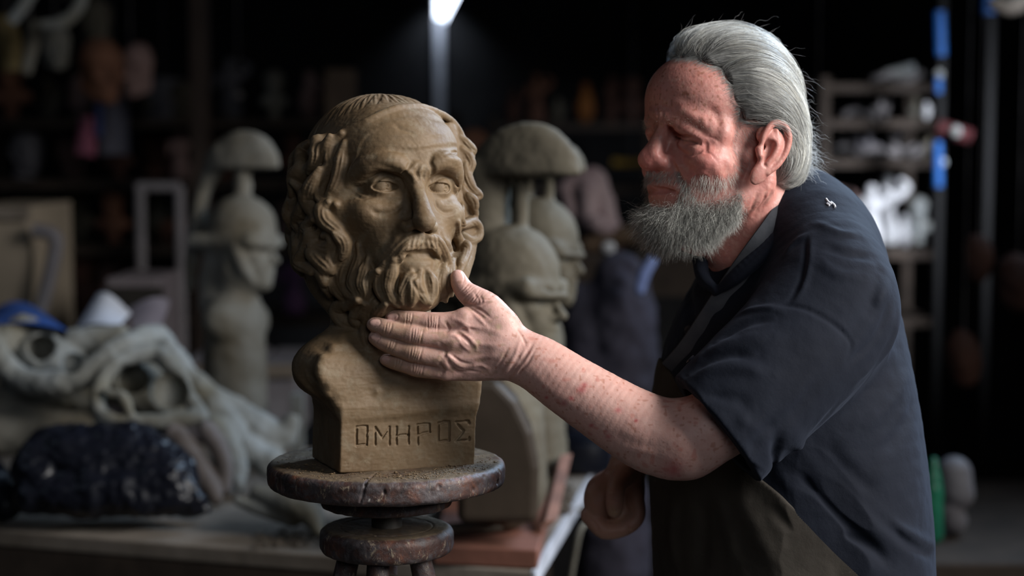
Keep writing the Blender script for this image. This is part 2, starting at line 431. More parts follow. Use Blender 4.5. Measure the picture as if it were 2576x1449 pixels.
def lock(F_, px, r, grooves=2, off=.12, k=9, flat=None, ga=.16, taper=(.35, 1, 1, .85, .4)):
    """a wavy clay lock pressed on the surface, then combed with grooves"""
    px = spline(np.asarray(px, float), 3); m = len(px)
    X = F_.hits(px); g = F_.grad(X)
    # smooth depth so that locks flow
    for _ in range(9): X[1:-1, 2] = (X[:-2, 2]+X[2:, 2])*.25 + X[1:-1, 2]*.5
    X = X + g*r*off
    rr = r*np.interp(np.linspace(0, 1, m), np.linspace(0, 1, len(taper)), taper)
    F_.chain(X, rr, k, n=2)
    d = np.gradient(px, axis=0); d /= np.linalg.norm(d, axis=1, keepdims=True)+1e-9; nrm = np.stack([-d[:,1], d[:,0]], 1)
    for j in range(grooves):
        o = ((j+1)/(grooves+1)-.5)*1.7; q = px[1:-1] + nrm[1:-1]*(rr[1:-1, None]*o)
        Xq = F_.hits(q)
        for _ in range(4): Xq[1:-1, 2] = (Xq[:-2, 2]+Xq[2:, 2])*.25 + Xq[1:-1, 2]*.5
        F_.ridge(Xq, max(r*.19, 2.4), -r*ga*1.25, n=2)


clay, nt, b = mat_new('wet_clay')
b.inputs['Roughness'].default_value = .62; b.inputs['Specular IOR Level'].default_value = .35
col = ramp(nt, noise(nt, 14, 5, .6), [(.3, (.132, .084, .044)), (.5, (.172, .115, .063)), (.7, (.208, .144, .084))])
col = mixc(nt, ramp(nt, noise(nt, 60, 6, .7), [(.5, (0,0,0)), (.75, (1,1,1))]), col, (.22, .175, .115))
g_ = nt.nodes.new('ShaderNodeNewGeometry')
nt.links.new(col, b.inputs['Base Color'])
n1 = bump(nt, b, noise(nt, 420, 5, .6), .22, .0006)
bump(nt, b, noise(nt, 55, 4, .6), .35, .0016, n1)
CLAY = clay

def make_bust():
    root = empty('clay_bust', onz(970, 1170, 1.1405))
    tag(root, 'large wet clay bust of a bearded man with wavy hair, on the round modelling stand', 'bust')
    h = 1.8/Q
    F_ = Field((715, -540, -300), (715, 250, 300), 50)  # placeholder bounds, replaced below
    F_ = Field((-590, -540, -265), (-45, 505, 330), h)
    fr = Frame(c(968, 488, 15), 24.6, yaw=25, pitch=-3)
    head_base(F_, fr, nose=1.05, ear=False, neck=False, cran=(7.3, 9.0, 7.1), crz=2.9, brow=1.05, face_len=.98, eyes_open=.5, eye_x=3.0)
    k = fr.k; fp = lambda *a: fr(a)
    # fuller brow over the viewer's right eye, furrowed
    F_.chain([fp(1.4, 8.7, 1.7), fp(2.8, 8.9, 2.5), fp(4.3, 7.9, 2.3), fp(5.2, 6.6, 1.1), fp(5.3, 6.1, .2)], [13, 18, 19, 14, 8], 14)
    F_.chain([fp(-1.2, 8.9, 1.5), fp(-2.8, 8.7, 2.4), fp(-4.8, 7.2, 2.2), fp(-5.8, 5.4, .8)], [13, 17, 16, 8], 14)
    F_.ell(fp(0, 8.8, 1.6), (18, 14, 20), None, 16)
    # body of the side hair and of the beard
    F_.chain([c(865, 345, 20), c(834, 420, 20), c(812, 510, 15), c(808, 600, 5), c(815, 680, -5), c(848, 745, -30), c(890, 795, -55)], [36, 54, 60, 58, 54, 46, 36], 30)
    F_.chain([c(850, 620, -25), c(890, 700, -60), c(950, 745, -110), c(1040, 722, -145), c(1100, 715, -105), c(1140, 670, -40)], [44, 56, 54, 44, 42, 34], 22)
    F_.chain([c(1120, 330, 70), c(1150, 420, 75), c(1160, 500, 80), c(1163, 580, 70), c(1160, 640, 40), c(1140, 700, -30)], [30, 34, 38, 38, 36, 36], 14)
    F_.chain([c(960, 760, -80), c(945, 820, -70), c(950, 855, -70)], [45, 30, 14], 16)
    F_.ell(fp(0, -5.5, -3.5), np.array((7.6, 5.4, 6.5))*k, fr.M, 30)
    F_.ell(fp(-6.6, .6, -2.2), np.array((1.9, 4.6, 6.0))*k, fr.M, 40)
    F_.ell(fp(6.4, 0, -2.2), np.array((1.9, 3.6, 5.5))*k, fr.M, 30)
    F_.ell(fp(0, 6.9, -9.2), np.array((2.7, 1.9, 3.0))*k, fr.M, 16)
    # neck and herm shoulders
    F_.chain([fp(0, -1, -6), c(962, 720, 20), c(960, 900, 30)], [118, 112, 140], 30)
    sh = math.radians(23); fx = np.array([math.cos(sh), 0, math.sin(sh)]); fz = np.array([-math.sin(sh), 0, math.cos(sh)])
    dn = np.array([0, CP, SP]); fz2 = np.cross(fx, dn); fz2 = fz2/np.linalg.norm(fz2); fz2 = fz2*np.sign(fz2[2]); dn2 = np.cross(fz2, fx); dn2 *= np.sign(dn2[1])
    MB_ = np.stack([fx, dn2, fz2], 1)
    ctr = c(1027, 1180, -118); BW, BD = 176, 116            # front bottom edge, half width, half depth
    A = lambda a, b_, d: ctr + fx*a + dn2*b_ + fz2*d           # across, down, back
    def hull(z0, w0, d0, off0, z1, w1, d1, off1, rnd, n=5):
        pass
    # shoulders: stacked rounded slabs that widen over the block
    F_.box(A(0, -76, BD), (BW, 80, BD), MB_, 5, 0)
    prof = [(-150, 182, 180, 0, 222), (-172, 196, 188, 0, 205), (-196, 216, 191, 1, 188), (-220, 232, 191, 4, 176), (-244, 236, 189, 10, 170), (-266, 226, 184, 22, 168), (-288, 196, 168, 38, 168), (-308, 160, 130, 58, 168)]
    for z, l_, r_, f_, b2 in prof:
        F_.box(A((r_-l_)/2, z, (f_+b2)/2), ((l_+r_)/2, 17, (b2-f_)/2), MB_, 15, 20)
    F_.chain([c(950, 850, -20), c(880, 890, -60), c(808, 922, -95), c(796, 930, -100)], [100, 80, 64, 58], 34)
    F_.chain([c(960, 850, 10), c(1085, 905, 20), c(1140, 940, 30)], [110, 72, 46], 34)
    # dip between the collar bones, pectoral planes
    F_.ridge(F_.hits([(985, 905), (965, 950), (950, 985)]), 26, -9)
    F_.ridge(F_.hits([(768, 935), (815, 975), (860, 1020)], 0), 12, -4)
    F_.ridge(F_.hits([(735, 905), (760, 960), (812, 1003), (862, 1054)], 0), 9, 4)
    F_.ridge(F_.hits([(864, 1058), (960, 1048), (1100, 1030), (1200, 1022)], 0), 10, 3)
    # deep notch under the shoulder on the side
    # hair cap above the band
    F_.ell(fp(0, -1.3, 3.35), np.array((7.75, 9.0, 7.2))*k, fr.M, 10)
    band = F_.hits([(812, 400), (835, 358), (867, 330), (922, 304), (970, 281), (1009, 270), (1057, 268), (1106, 281), (1140, 306), (1163, 342), (1174, 378)])
    F_.chain(band + F_.grad(band)*(-1), [6, 8, 9, 9, 9, 9, 9, 9, 8, 8, 6], 7)
    # clear the forehead just under the band
    F_.ridge(F_.hits([(872, 350), (922, 322), (970, 300), (1009, 289), (1057, 287), (1100, 300), (1135, 326)], -3), 12, -3)
    for i in range(110):   # combed strands of the crown
        az = 2*math.pi*i/110.; fr_ = max(0, math.cos(az))**.8
        pmax = math.radians(66 - 24*fr_); pl = []
        for t in (.06, .25, .45, .65, .85, 1.0):
            pp = pmax*t; a2 = az + .035*math.sin(5*t+i*1.7)
            pl.append((8.5*math.sin(pp)*math.sin(a2), -1.3+9.5*math.sin(pp)*math.cos(a2), 3+7.5*math.cos(pp)))
        F_.ridge(proj(F_, np.array([fr(p) for p in pl])), 2.8+.8*math.sin(i*2.3), -3.0-1.8*math.sin(i*1.3), n=3)
    # wrinkles and folds of the face
    G = lambda pl, w_, a_, n=4: F_.ridge(F_.hits(pt(pl)), w_, a_, n)
    G([(500, 395), (600, 372), (700, 375), (800, 360), (900, 350), (955, 360)], 7, -4)
    G([(520, 330), (640, 310), (760, 320), (880, 300)], 9, -2.5)
    G([(600, 230), (640, 260), (720, 285)], 6, -3)
    for pl, w_, a_ in (([(735, 445), (720, 480), (728, 515)], 4, -6), ([(765, 470), (755, 500), (762, 530)], 3.5, -5), ([(695, 430), (668, 470), (640, 500)], 4.5, -6),
                       ([(800, 395), (790, 430), (805, 465), (800, 500)], 5, -8), ([(650, 460), (690, 490), (715, 530)], 6, 5),
                       ([(860, 400), (900, 380), (960, 385)], 4, -4), ([(820, 440), (870, 410), (930, 420), (975, 470)], 9, 4),
                       ([(700, 620), (660, 700), (672, 745)], 6, -4), ([(410, 520), (450, 480), (520, 462), (600, 478), (650, 510)], 8, 5),
                       ([(415, 575), (455, 595), (500, 590)], 3.5, -4), ([(400, 600), (440, 620), (500, 608)], 3.5, -4), ([(395, 560), (430, 560), (490, 545)], 3.5, -4),
                       ([(490, 560), (530, 515), (580, 498), (630, 515), (655, 560)], 3.6, -6), ([(470, 520), (540, 482), (610, 490), (660, 530)], 4, -3),
                       ([(805, 560), (830, 520), (880, 508), (920, 530), (940, 580)], 3.4, -6),
                       ([(480, 670), (520, 700), (590, 695), (650, 650)], 6, -4.5), ([(470, 640), (540, 665), (610, 655), (655, 615)], 9, 3),
                       ([(810, 620), (830, 670), (880, 695), (930, 680)], 5, -4.5), ([(820, 620), (870, 655), (925, 640)], 8, 3),
                       ([(650, 790), (600, 860), (545, 920), (500, 960)], 13, 7), ([(600, 790), (560, 860), (500, 920)], 10, -6),
                       ([(850, 800), (880, 850), (905, 890)], 8, 5), ([(845, 790), (862, 830), (870, 870)], 5, -5)):
        G(pl, w_, a_)
    # moustache
    F_.ell(fp(0, 8.0, -5.9), np.array((2.3, 1.6, 1.1))*k, fr.M, 14)
    L = lambda pl, r, **kw: lock(F_, pt(pl), r, **kw)
    L([(765, 820), (700, 835), (640, 880), (590, 935), (545, 985), (500, 1030)], 17, grooves=3)
    L([(740, 850), (680, 875), (640, 915), (612, 960)], 12, grooves=2)
    L([(780, 820), (825, 850), (855, 900), (880, 960), (900, 1010)], 15, grooves=3)
    L([(775, 850), (810, 880), (835, 915)], 10, grooves=1)
    for x in (700, 725, 752, 785, 810, 828): G([(x, 820), (x-8 if x < 760 else x+6, 850), (x-14 if x < 760 else x+12, 885)], 3, -4)
    G([(632, 925), (660, 910), (720, 905), (790, 903), (812, 922)], 6, -13)
    # lower lip and chin tuft
    F_.ell(fp(.1, 8.15, -7.9), np.array((1.9, 1.25, 1.15))*k, fr.M, 8)
    F_.ell(fp(.1, 7.9, -9.9), np.array((2.1, 1.35, 2.0))*k, fr.M, 14)
    F_.ell(fp(.1, 7.3, -11.2), np.array((2.5, 1.6, 1.3))*k, fr.M, 14)
    F_.chain([fp(-1.9, 7.2, -8.2), fp(-2.3, 6.9, -10.2), fp(-2.2, 6.4, -12)], [20, 26, 20], 12)
    G([(632, 925), (660, 912), (720, 907), (790, 905), (812, 922)], 5, -9)
    L([(690, 1000), (665, 1060), (640, 1120), (650, 1165)], 15, grooves=2)
    L([(740, 1000), (720, 1060), (735, 1110), (760, 1150), (780, 1180)], 15, grooves=2)
    L([(700, 1020), (700, 1080), (700, 1140), (690, 1175)], 13, grooves=1)
    L([(780, 1000), (800, 1050), (805, 1110), (790, 1165)], 14, grooves=2)
    G([(628, 950), (622, 1040), (620, 1140)], 5, -11); G([(812, 950), (822, 1040), (815, 1130)], 5, -11)
    G([(735, 1020), (700, 1045), (728, 1100), (770, 1120)], 4, -5)
    # beard, viewer's left
    L([(600, 940), (590, 1010), (575, 1080), (600, 1140), (625, 1175)], 17, grooves=3)
    L([(555, 960), (530, 1030), (535, 1100), (570, 1160)], 17, grooves=3)
    L([(515, 1000), (475, 1040), (450, 1100), (490, 1160), (520, 1200)], 19, grooves=3)
    L([(470, 930), (455, 1000), (440, 1060), (450, 1120), (430, 1180)], 18, grooves=2)
    L([(420, 860), (430, 930), (410, 1000), (400, 1070), (420, 1130), (400, 1180)], 20, grooves=3)
    L([(370, 840), (385, 910), (360, 980), (340, 1050), (370, 1110), (420, 1150)], 20, grooves=3)
    L([(320, 850), (330, 920), (300, 980), (290, 1050), (320, 1110), (360, 1150)], 20, grooves=3)
    L([(270, 880), (270, 950), (245, 1010), (255, 1080), (290, 1140)], 19, grooves=3)
    L([(410, 1150), (350, 1170), (310, 1200), (330, 1250), (390, 1275), (440, 1245)], 20, grooves=3)
    L([(450, 1170), (420, 1210), (400, 1250), (430, 1280)], 17, grooves=2)
    L([(500, 1160), (470, 1210), (470, 1270), (455, 1330), (475, 1385), (510, 1390)], 17, grooves=2)
    L([(560, 1170), (520, 1220), (500, 1270), (530, 1320)], 17, grooves=2)
    # beard, viewer's right
    L([(870, 960), (850, 1030), (850, 1090), (870, 1150)], 16, grooves=3)
    L([(905, 940), (890, 1010), (885, 1070), (900, 1120)], 15, grooves=3)
    L([(930, 900), (940, 950), (930, 1010), (920, 1070)], 13, grooves=2)
    L([(940, 850), (965, 900), (960, 950), (945, 1000)], 13, grooves=2)
    # side hair, viewer's left
    L([(330, 280), (285, 330), (275, 400), (285, 450), (240, 500), (205, 560), (230, 620), (300, 650)], 22, grooves=3)
    L([(345, 330), (330, 420), (315, 500), (290, 560), (260, 600)], 18, grooves=2)
    L([(270, 300), (225, 380), (200, 450), (150, 510), (110, 570), (95, 640), (120, 690), (170, 720)], 24, grooves=3)
    L([(215, 470), (180, 540), (160, 610), (190, 680), (240, 740), (290, 770)], 22, grooves=3)
    L([(260, 640), (230, 680), (240, 730), (300, 780), (330, 800)], 20, grooves=2)
    L([(130, 690), (100, 750), (85, 820), (120, 850), (160, 800)], 17, grooves=2)
    L([(180, 730), (150, 780), (140, 840), (180, 870)], 16, grooves=2)
    L([(215, 780), (190, 820), (200, 865), (245, 880), (275, 850), (262, 815), (232, 815)], 13, grooves=1)
    L([(100, 850), (130, 900), (180, 950), (230, 1010), (240, 1060)], 22, grooves=2)
    L([(170, 870), (200, 920), (240, 960), (280, 1000)], 22, grooves=2)
    L([(290, 800), (330, 830), (345, 880), (330, 930)], 17, grooves=2)
    L([(240, 300), (205, 350), (195, 420), (165, 480)], 20, grooves=2)
    # side hair, viewer's right
    L([(945, 300), (975, 330), (1010, 370), (1030, 385), (1000, 420)], 13, grooves=2)
    L([(955, 360), (985, 400), (1000, 440), (985, 490), (1010, 540)], 14, grooves=2)
    L([(975, 440), (975, 500), (1000, 560), (1040, 600), (1045, 610), (1015, 635)], 13, grooves=2)
    L([(960, 560), (975, 620), (1000, 660), (1020, 700), (1000, 730)], 14, grooves=2)
    L([(955, 650), (945, 710), (960, 760), (1010, 740), (1040, 770), (1040, 820), (1000, 835), (960, 800)], 13, grooves=2)
    L([(935, 740), (930, 800), (950, 850), (985, 870), (975, 920), (950, 960)], 13, grooves=2)
    L([(990, 600), (1020, 640), (1025, 690)], 12, grooves=1)
    # pupils cut in the eyeballs
    for x, y in ((975, 468), (1121, 474)):
        p = F_.hit(x, y); F_.ridge([p+(8*math.cos(t), 8*math.sin(t), 1) for t in np.linspace(.3, 6.4, 9)], 2.2, -3.4)
        F_.ell(p+(1, -1, 0), (4.6, 4.6, 5), None, 1, 'sub'); F_.ell(p+(-3, -2.5, 0), (2.2, 2.2, 3.2), None, 1)
    # wavy hair at the back of the head
    for j in range(3):
        for i in range(13):
            a = math.radians(95 + i*170/12. + j*6); z0 = 5.5 - j*4.2
            pl = []
            for t in range(5):
                zz = z0 - t*1.35; aa = a + .12*math.sin(t*2.1+i*1.3+j)
                pl.append(fr((9*math.sin(aa), 10.5*math.cos(aa)-.5, zz)))
            X = proj(F_, np.array(pl), 3)
            F_.chain(X, [7, 17, 20, 17, 8], 8)
            for o_ in (-7, 0, 7): F_.ridge(proj(F_, X+np.array([o_, 0, o_*.3]), 0), 2.6, -3)
    # writing cut into the front of the block
    letters = {'O': [[(0,0),(1,0),(1,1),(0,1),(0,0)]], 'M': [[(0,1),(0,0),(.5,.62),(1,0),(1,1)]], 'H': [[(0,0),(0,1)],[(1,0),(1,1)],[(0,.5),(1,.5)]],
               'P': [[(.15,1),(.1,0),(.9,0),(.95,.42),(.1,.52)]], 'S': [[(1,.12),(.95,0),(0,0),(.6,.5),(0,1),(1,1),(1,.85)]]}
    q2 = lambda x, y: (640+x/2.233, 800+y/2.233)
    spec = [('O', 572, 632, 612, 716, 608, 712), ('M', 678, 757, 614, 712, 612, 712), ('H', 798, 866, 612, 710, 608, 706), ('P', 905, 990, 600, 712, 596, 705),
            ('O', 1032, 1094, 590, 694, 582, 690), ('S', 1130, 1206, 584, 692, 580, 688)]
    for ch, x0, x1, ya, yb, yc, yd in spec:
        for st in letters[ch]:
            pl = []
            for (a0, b0), (a1, b1) in zip(st[:-1], st[1:]):
                for t in np.linspace(0, 1, 5)[:-1]: pl.append((a0+(a1-a0)*t, b0+(b1-b0)*t))
            pl.append(st[-1])
            X = F_.hits([q2(x0+(x1-x0)*a_, (ya if a_ < .5 else yc)*(1-b_) + (yb if a_ < .5 else yd)*b_) for a_, b_ in pl])
            F_.chain(X+(0, 0, 1.5), 3.0, 1.4, 'sub', n=1)
            F_.ridge(X+(3.2, 2.6, 0), 2.0, .9, n=1)
    def dsp(V):
        d = .9*vnoise(V, .03, 1) + .4*vnoise(V, .13, 2) + .3*vnoise(V*np.array([.5, 2.2, 1.]), .11, 3)
        return d
    o = fieldobj('sculpted_head_and_shoulders', F_, CLAY, root, 1, dsp)
    return root
make_bust()

# ------------------------------------------------------------------ the man
def strands(name, paths, rads, cols, mat, parent, sides=3):
    """paths (n,m,3) camera-frame; thin tapered hairs as one mesh with a colour per hair"""
    n, m, _ = paths.shape; T = np.gradient(paths, axis=1); T /= np.linalg.norm(T, axis=2, keepdims=True)+1e-9
    a = np.cross(T, np.array([.3, .2, 1.])); a /= np.linalg.norm(a, axis=2, keepdims=True)+1e-9; b = np.cross(T, a)
    tp = np.interp(np.linspace(0, 1, m), [0, .15, .7, 1], [.7, 1, .8, .25]); R = rads[:, None]*tp[None]
    V = np.stack([paths + R[..., None]*(a*math.cos(q)+b*math.sin(q)) for q in np.arange(sides)*2*math.pi/sides], 2)  # n,m,s,3
    idx = np.arange(n*m*sides).reshape(n, m, sides); F = []
    for s_ in range(sides):
        s2 = (s_+1) % sides; F.append(np.stack([idx[:, :-1, s_], idx[:, :-1, s2], idx[:, 1:, s2], idx[:, 1:, s_]], -1).reshape(-1, 4))
    F = np.concatenate(F); W_ = to_world(V.reshape(-1, 3))
    o = npmesh(name, W_, F, mat, parent)
    c4 = np.ones((n, m*sides, 4), np.float32); c4[..., :3] = cols[:, None, :]
    at = o.data.color_attributes.new('tint', 'FLOAT_COLOR', 'POINT'); at.data.foreach_set('color', c4.ravel()); return o
def joinmesh(name, items, mat, parent, cols=None):
    """several (V,F) camera-frame quad meshes as one object"""
    Vs = []; Fs = []; b = 0
    for V, F in items:
        W_, F = ffix(V, F); Vs.append(W_); Fs.append(F+b); b += len(V)
    o = npmesh(name, np.concatenate(Vs), np.concatenate(Fs), mat, parent)
    if cols is not None:
        c4 = np.ones((b, 4), np.float32); c4[:, :3] = cols
        at = o.data.color_attributes.new('tint', 'FLOAT_COLOR', 'POINT'); at.data.foreach_set('color', c4.ravel())
    return o
def attr(nt, name='tint'):
    a = nt.nodes.new('ShaderNodeAttribute'); a.attribute_name = name; return a.outputs['Color']
# skin
SKIN, nt, b = mat_new('weathered_skin')
col = attr(nt)
col = mixc(nt, ramp(nt, noise(nt, 180, 5, .65), [(.35, (0,0,0)), (.7, (.28,.28,.28))]), col, (.50, .20, .15))
nt.links.new(col, b.inputs['Base Color'])
b.inputs['Roughness'].default_value = .47; b.inputs['Specular IOR Level'].default_value = .45
b.inputs['Subsurface Weight'].default_value = .12; b.inputs['Subsurface Radius'].default_value = (1, .35, .2); b.inputs['Subsurface Scale'].default_value = .006
n1 = bump(nt, b, noise(nt, 900, 4, .6), .22, .0003)
v = nt.nodes.new('ShaderNodeTexVoronoi'); v.inputs['Scale'].default_value = 520; nt.links.new(coord(nt), v.inputs['Vector'])
bump(nt, b, v.outputs['Distance'], .18, .0003, n1)
HAIRM, nt, b = mat_new('grey_hair'); nt.links.new(attr(nt), b.inputs['Base Color']); b.inputs['Roughness'].default_value = .42; b.inputs['Specular IOR Level'].default_value = .45
NAVY, nt, b = mat_new('navy_cotton')
col = ramp(nt, noise(nt, 9, 5, .6), [(.3, (.0035, .0052, .0112)), (.7, (.0058, .0084, .0165))])
col = mixc(nt, ramp(nt, noise(nt, 23, 6, .75, .6), [(.66, (0,0,0)), (.8, (.35,.35,.35))]), col, (.028, .024, .024))
nt.links.new(col, b.inputs['Base Color']); b.inputs['Roughness'].default_value = .85; b.inputs['Specular IOR Level'].default_value = .2
b.inputs['Sheen Weight'].default_value = .06; b.inputs['Sheen Tint'].default_value = (.45, .55, .8, 1); b.inputs['Sheen Roughness'].default_value = .5
n1 = bump(nt, b, noise(nt, 1500, 2, .5), .25, .0004); bump(nt, b, noise(nt, 40, 4, .6), .4, .003, n1)
APR, nt, b = mat_new('worn_apron_cloth')
col = ramp(nt, noise(nt, 7, 6, .65), [(.3, (.034, .029, .024)), (.7, (.06, .053, .044))])
col = mixc(nt, ramp(nt, noise(nt, 30, 6, .8, 1.0), [(.64, (0,0,0)), (.74, (.7,.7,.7))]), col, (.26, .25, .22))
nt.links.new(col, b.inputs['Base Color']); b.inputs['Roughness'].default_value = .8; b.inputs['Specular IOR Level'].default_value = .2
n1 = bump(nt, b, noise(nt, 900, 2, .5), .25, .0004); bump(nt, b, noise(nt, 25, 4, .6), .4, .003, n1)
STRAP = simple('dark_strap_cloth', (.055, .06, .07), (.035, .04, .05), 40, .8, .3, .001)
BUTTON = simple('dark_button', (.02, .02, .03), rough=.35, bstr=0)

HFR = Frame(c(1830, 364, 105), 23.3, yaw=-62, pitch=-3, roll=0)
cp = lambda pl: pt(pl, 1540, 0, 2.07)
def man_head():
    F_ = Field(c(1560, 60, -170), c(2110, 760, 420), 50); lo = np.minimum(c(1560, 70, -140), c(1560, 70, 400)); hi = np.maximum(c(2095, 720, -140), c(2095, 720, 400))
    F_ = Field(lo, hi, 1.8/Q); fr = HFR; k = fr.k; fp = lambda *a: fr(a)
    head_base(F_, fr, nose=.95, ear=False, neck=False, brow=.45, eyes_open=.16, cran=(7.0, 6.7, 8.3), face_len=.8, nz=.68, sock=.72)
    E = lambda p, r, kk=1.2, mode='add': F_.ell(fr(p), np.array(r)*k, fr.M, kk*k, mode)
    E((0, 4.2, 4.8), (5.9, 5.5, 4.8), 1.5)          # high forehead
    E((0, 9.65, -2.55), (1.0, 1.1, .82), .8); F_.chain([fp(0, 8.6, .2), fp(0, 9.6, -1.6), fp(0, 9.9, -2.6)], np.array([.7, .85, .9])*k, .8*k)      # heavy nose tip
    for s_ in (-1, 1):
        E((s_*1.3, 8.9, -2.8), (.55, .9, .58), .7)
        E((s_*4.5, 5.2, -3.0), (2.0, 2.2, 2.0), 1.5)
        # drooping upper lid and fold
        if s_ < 0: F_.chain([fp(s_*1.6, 8.0, .75), fp(s_*2.9, 8.3, .85), fp(s_*4.2, 7.2, .5), fp(s_*4.9, 6.3, -.2)], np.array([.35, .5, .5, .3])*k, .5*k)
        if s_ < 0: F_.chain([fp(s_*1.7, 7.6, -1.3), fp(s_*3.0, 7.8, -1.7), fp(s_*4.3, 6.8, -1.4)], np.array([.3, .5, .3])*k, .6*k)
    human_ear(F_, fr, -1, 1.08, (7.2, .9, -1.05), .24)
    human_ear(F_, fr, 1, 1.08, (7.1, .9, -1.05), .24)
    # neck reaching down into the collar
    F_.chain([fp(0, -2.2, -5), c(1905, 560, 130), c(1960, 660, 170), c(2000, 740, 190)], [118, 125, 140, 160], 30)
    F_.chain([fp(0, 4.5, -10), c(1790, 600, 110), c(1880, 660, 120)], [50, 60, 80], 40)
    # wrinkles, traced
    G = lambda pl, w_, a_, n=4: F_.ridge(F_.hits(cp(pl)), w_, a_, n)
    F_.ell(F_.hit(1806, 332)+(0, 0, 22), (38, 34, 22), None, 30); nb = F_.hits([(1672, 312), (1658, 350), (1648, 385)]); F_.chain(nb+F_.grad(nb)*(-3), [14, 15, 13], 16); bw = F_.hits([(1640, 283), (1664, 290), (1700, 311), (1738, 333), (1768, 352)]); F_.chain(bw+F_.grad(bw)*(-1), [8, 17, 18, 15, 6], 14)
    H = lambda pl, w_, a_, n=4: F_.ridge(F_.hits(pl), w_, a_, n)
    H([(1686, 318), (1692, 335), (1700, 352)], 9, -9); H([(1672, 306), (1698, 330), (1734, 347), (1766, 363)], 6, -9.5)
    H([(1702, 340), (1720, 347), (1742, 351), (1756, 358)], 5, 5); H([(1700, 345), (1720, 353), (1740, 356), (1754, 361)], 2.4, -6)
    H([(1704, 359), (1722, 372), (1744, 374), (1763, 364)], 9, 8); H([(1697, 350), (1708, 376), (1733, 391), (1758, 383), (1778, 363)], 4.2, -5.5)
    H([(1712, 362), (1730, 372), (1750, 368)], 2.5, -1.6); H([(1772, 356), (1777, 368), (1776, 382)], 4.5, -4.5)
    H([(1636, 466), (1662, 473), (1690, 479), (1700, 484)], 3, -5); H([(1692, 470), (1704, 474), (1712, 482)], 6, 4)
    H([(1700, 270), (1730, 285), (1760, 305)], 16, 4); H([(1788, 300), (1800, 330), (1800, 360)], 14, -2.5)
    H([(1700, 398), (1725, 412), (1750, 440), (1757, 470)], 12, -3); H([(1770, 420), (1790, 440), (1800, 470)], 10, -2.5); H([(1730, 400), (1765, 405), (1790, 420)], 14, 3)
    for pl, w_, a_ in (
        ([(300, 830), (330, 880), (365, 960), (385, 1010)], 6, -6), ([(310, 800), (370, 890), (420, 960)], 13, 4),
        ([(430, 930), (480, 930), (470, 990)], 7, -3), ([(400, 940), (440, 900), (500, 900)], 6, 3),
        ([(250, 640), (262, 600), (258, 570)], 4, -4), ([(235, 620), (238, 590), (230, 560)], 3, -3), ([(230, 500), (330, 500), (430, 530)], 8, -1.0),
        ([(480, 790), (510, 800), (540, 830)], 3, -1.6), ([(490, 710), (530, 720), (560, 740)], 3, -1.2),
        ([(490, 550), (545, 600), (560, 680)], 9, -3), ([(250, 800), (290, 820), (300, 860)], 4, -4), ([(560, 820), (600, 900), (620, 980)], 12, -2.5),
        ([(700, 760), (715, 830), (700, 900), (680, 960)], 5, -2.5), ([(800, 1000), (780, 1060), (740, 1120)], 5, -4), ([(760, 1000), (740, 1050), (715, 1100)], 5, -3),
        ([(840, 960), (800, 1050), (770, 1100)], 6, -3), ([(205, 965), (260, 985), (325, 992)], 3.2, -5)):
        G(pl, w_, a_)
    return F_
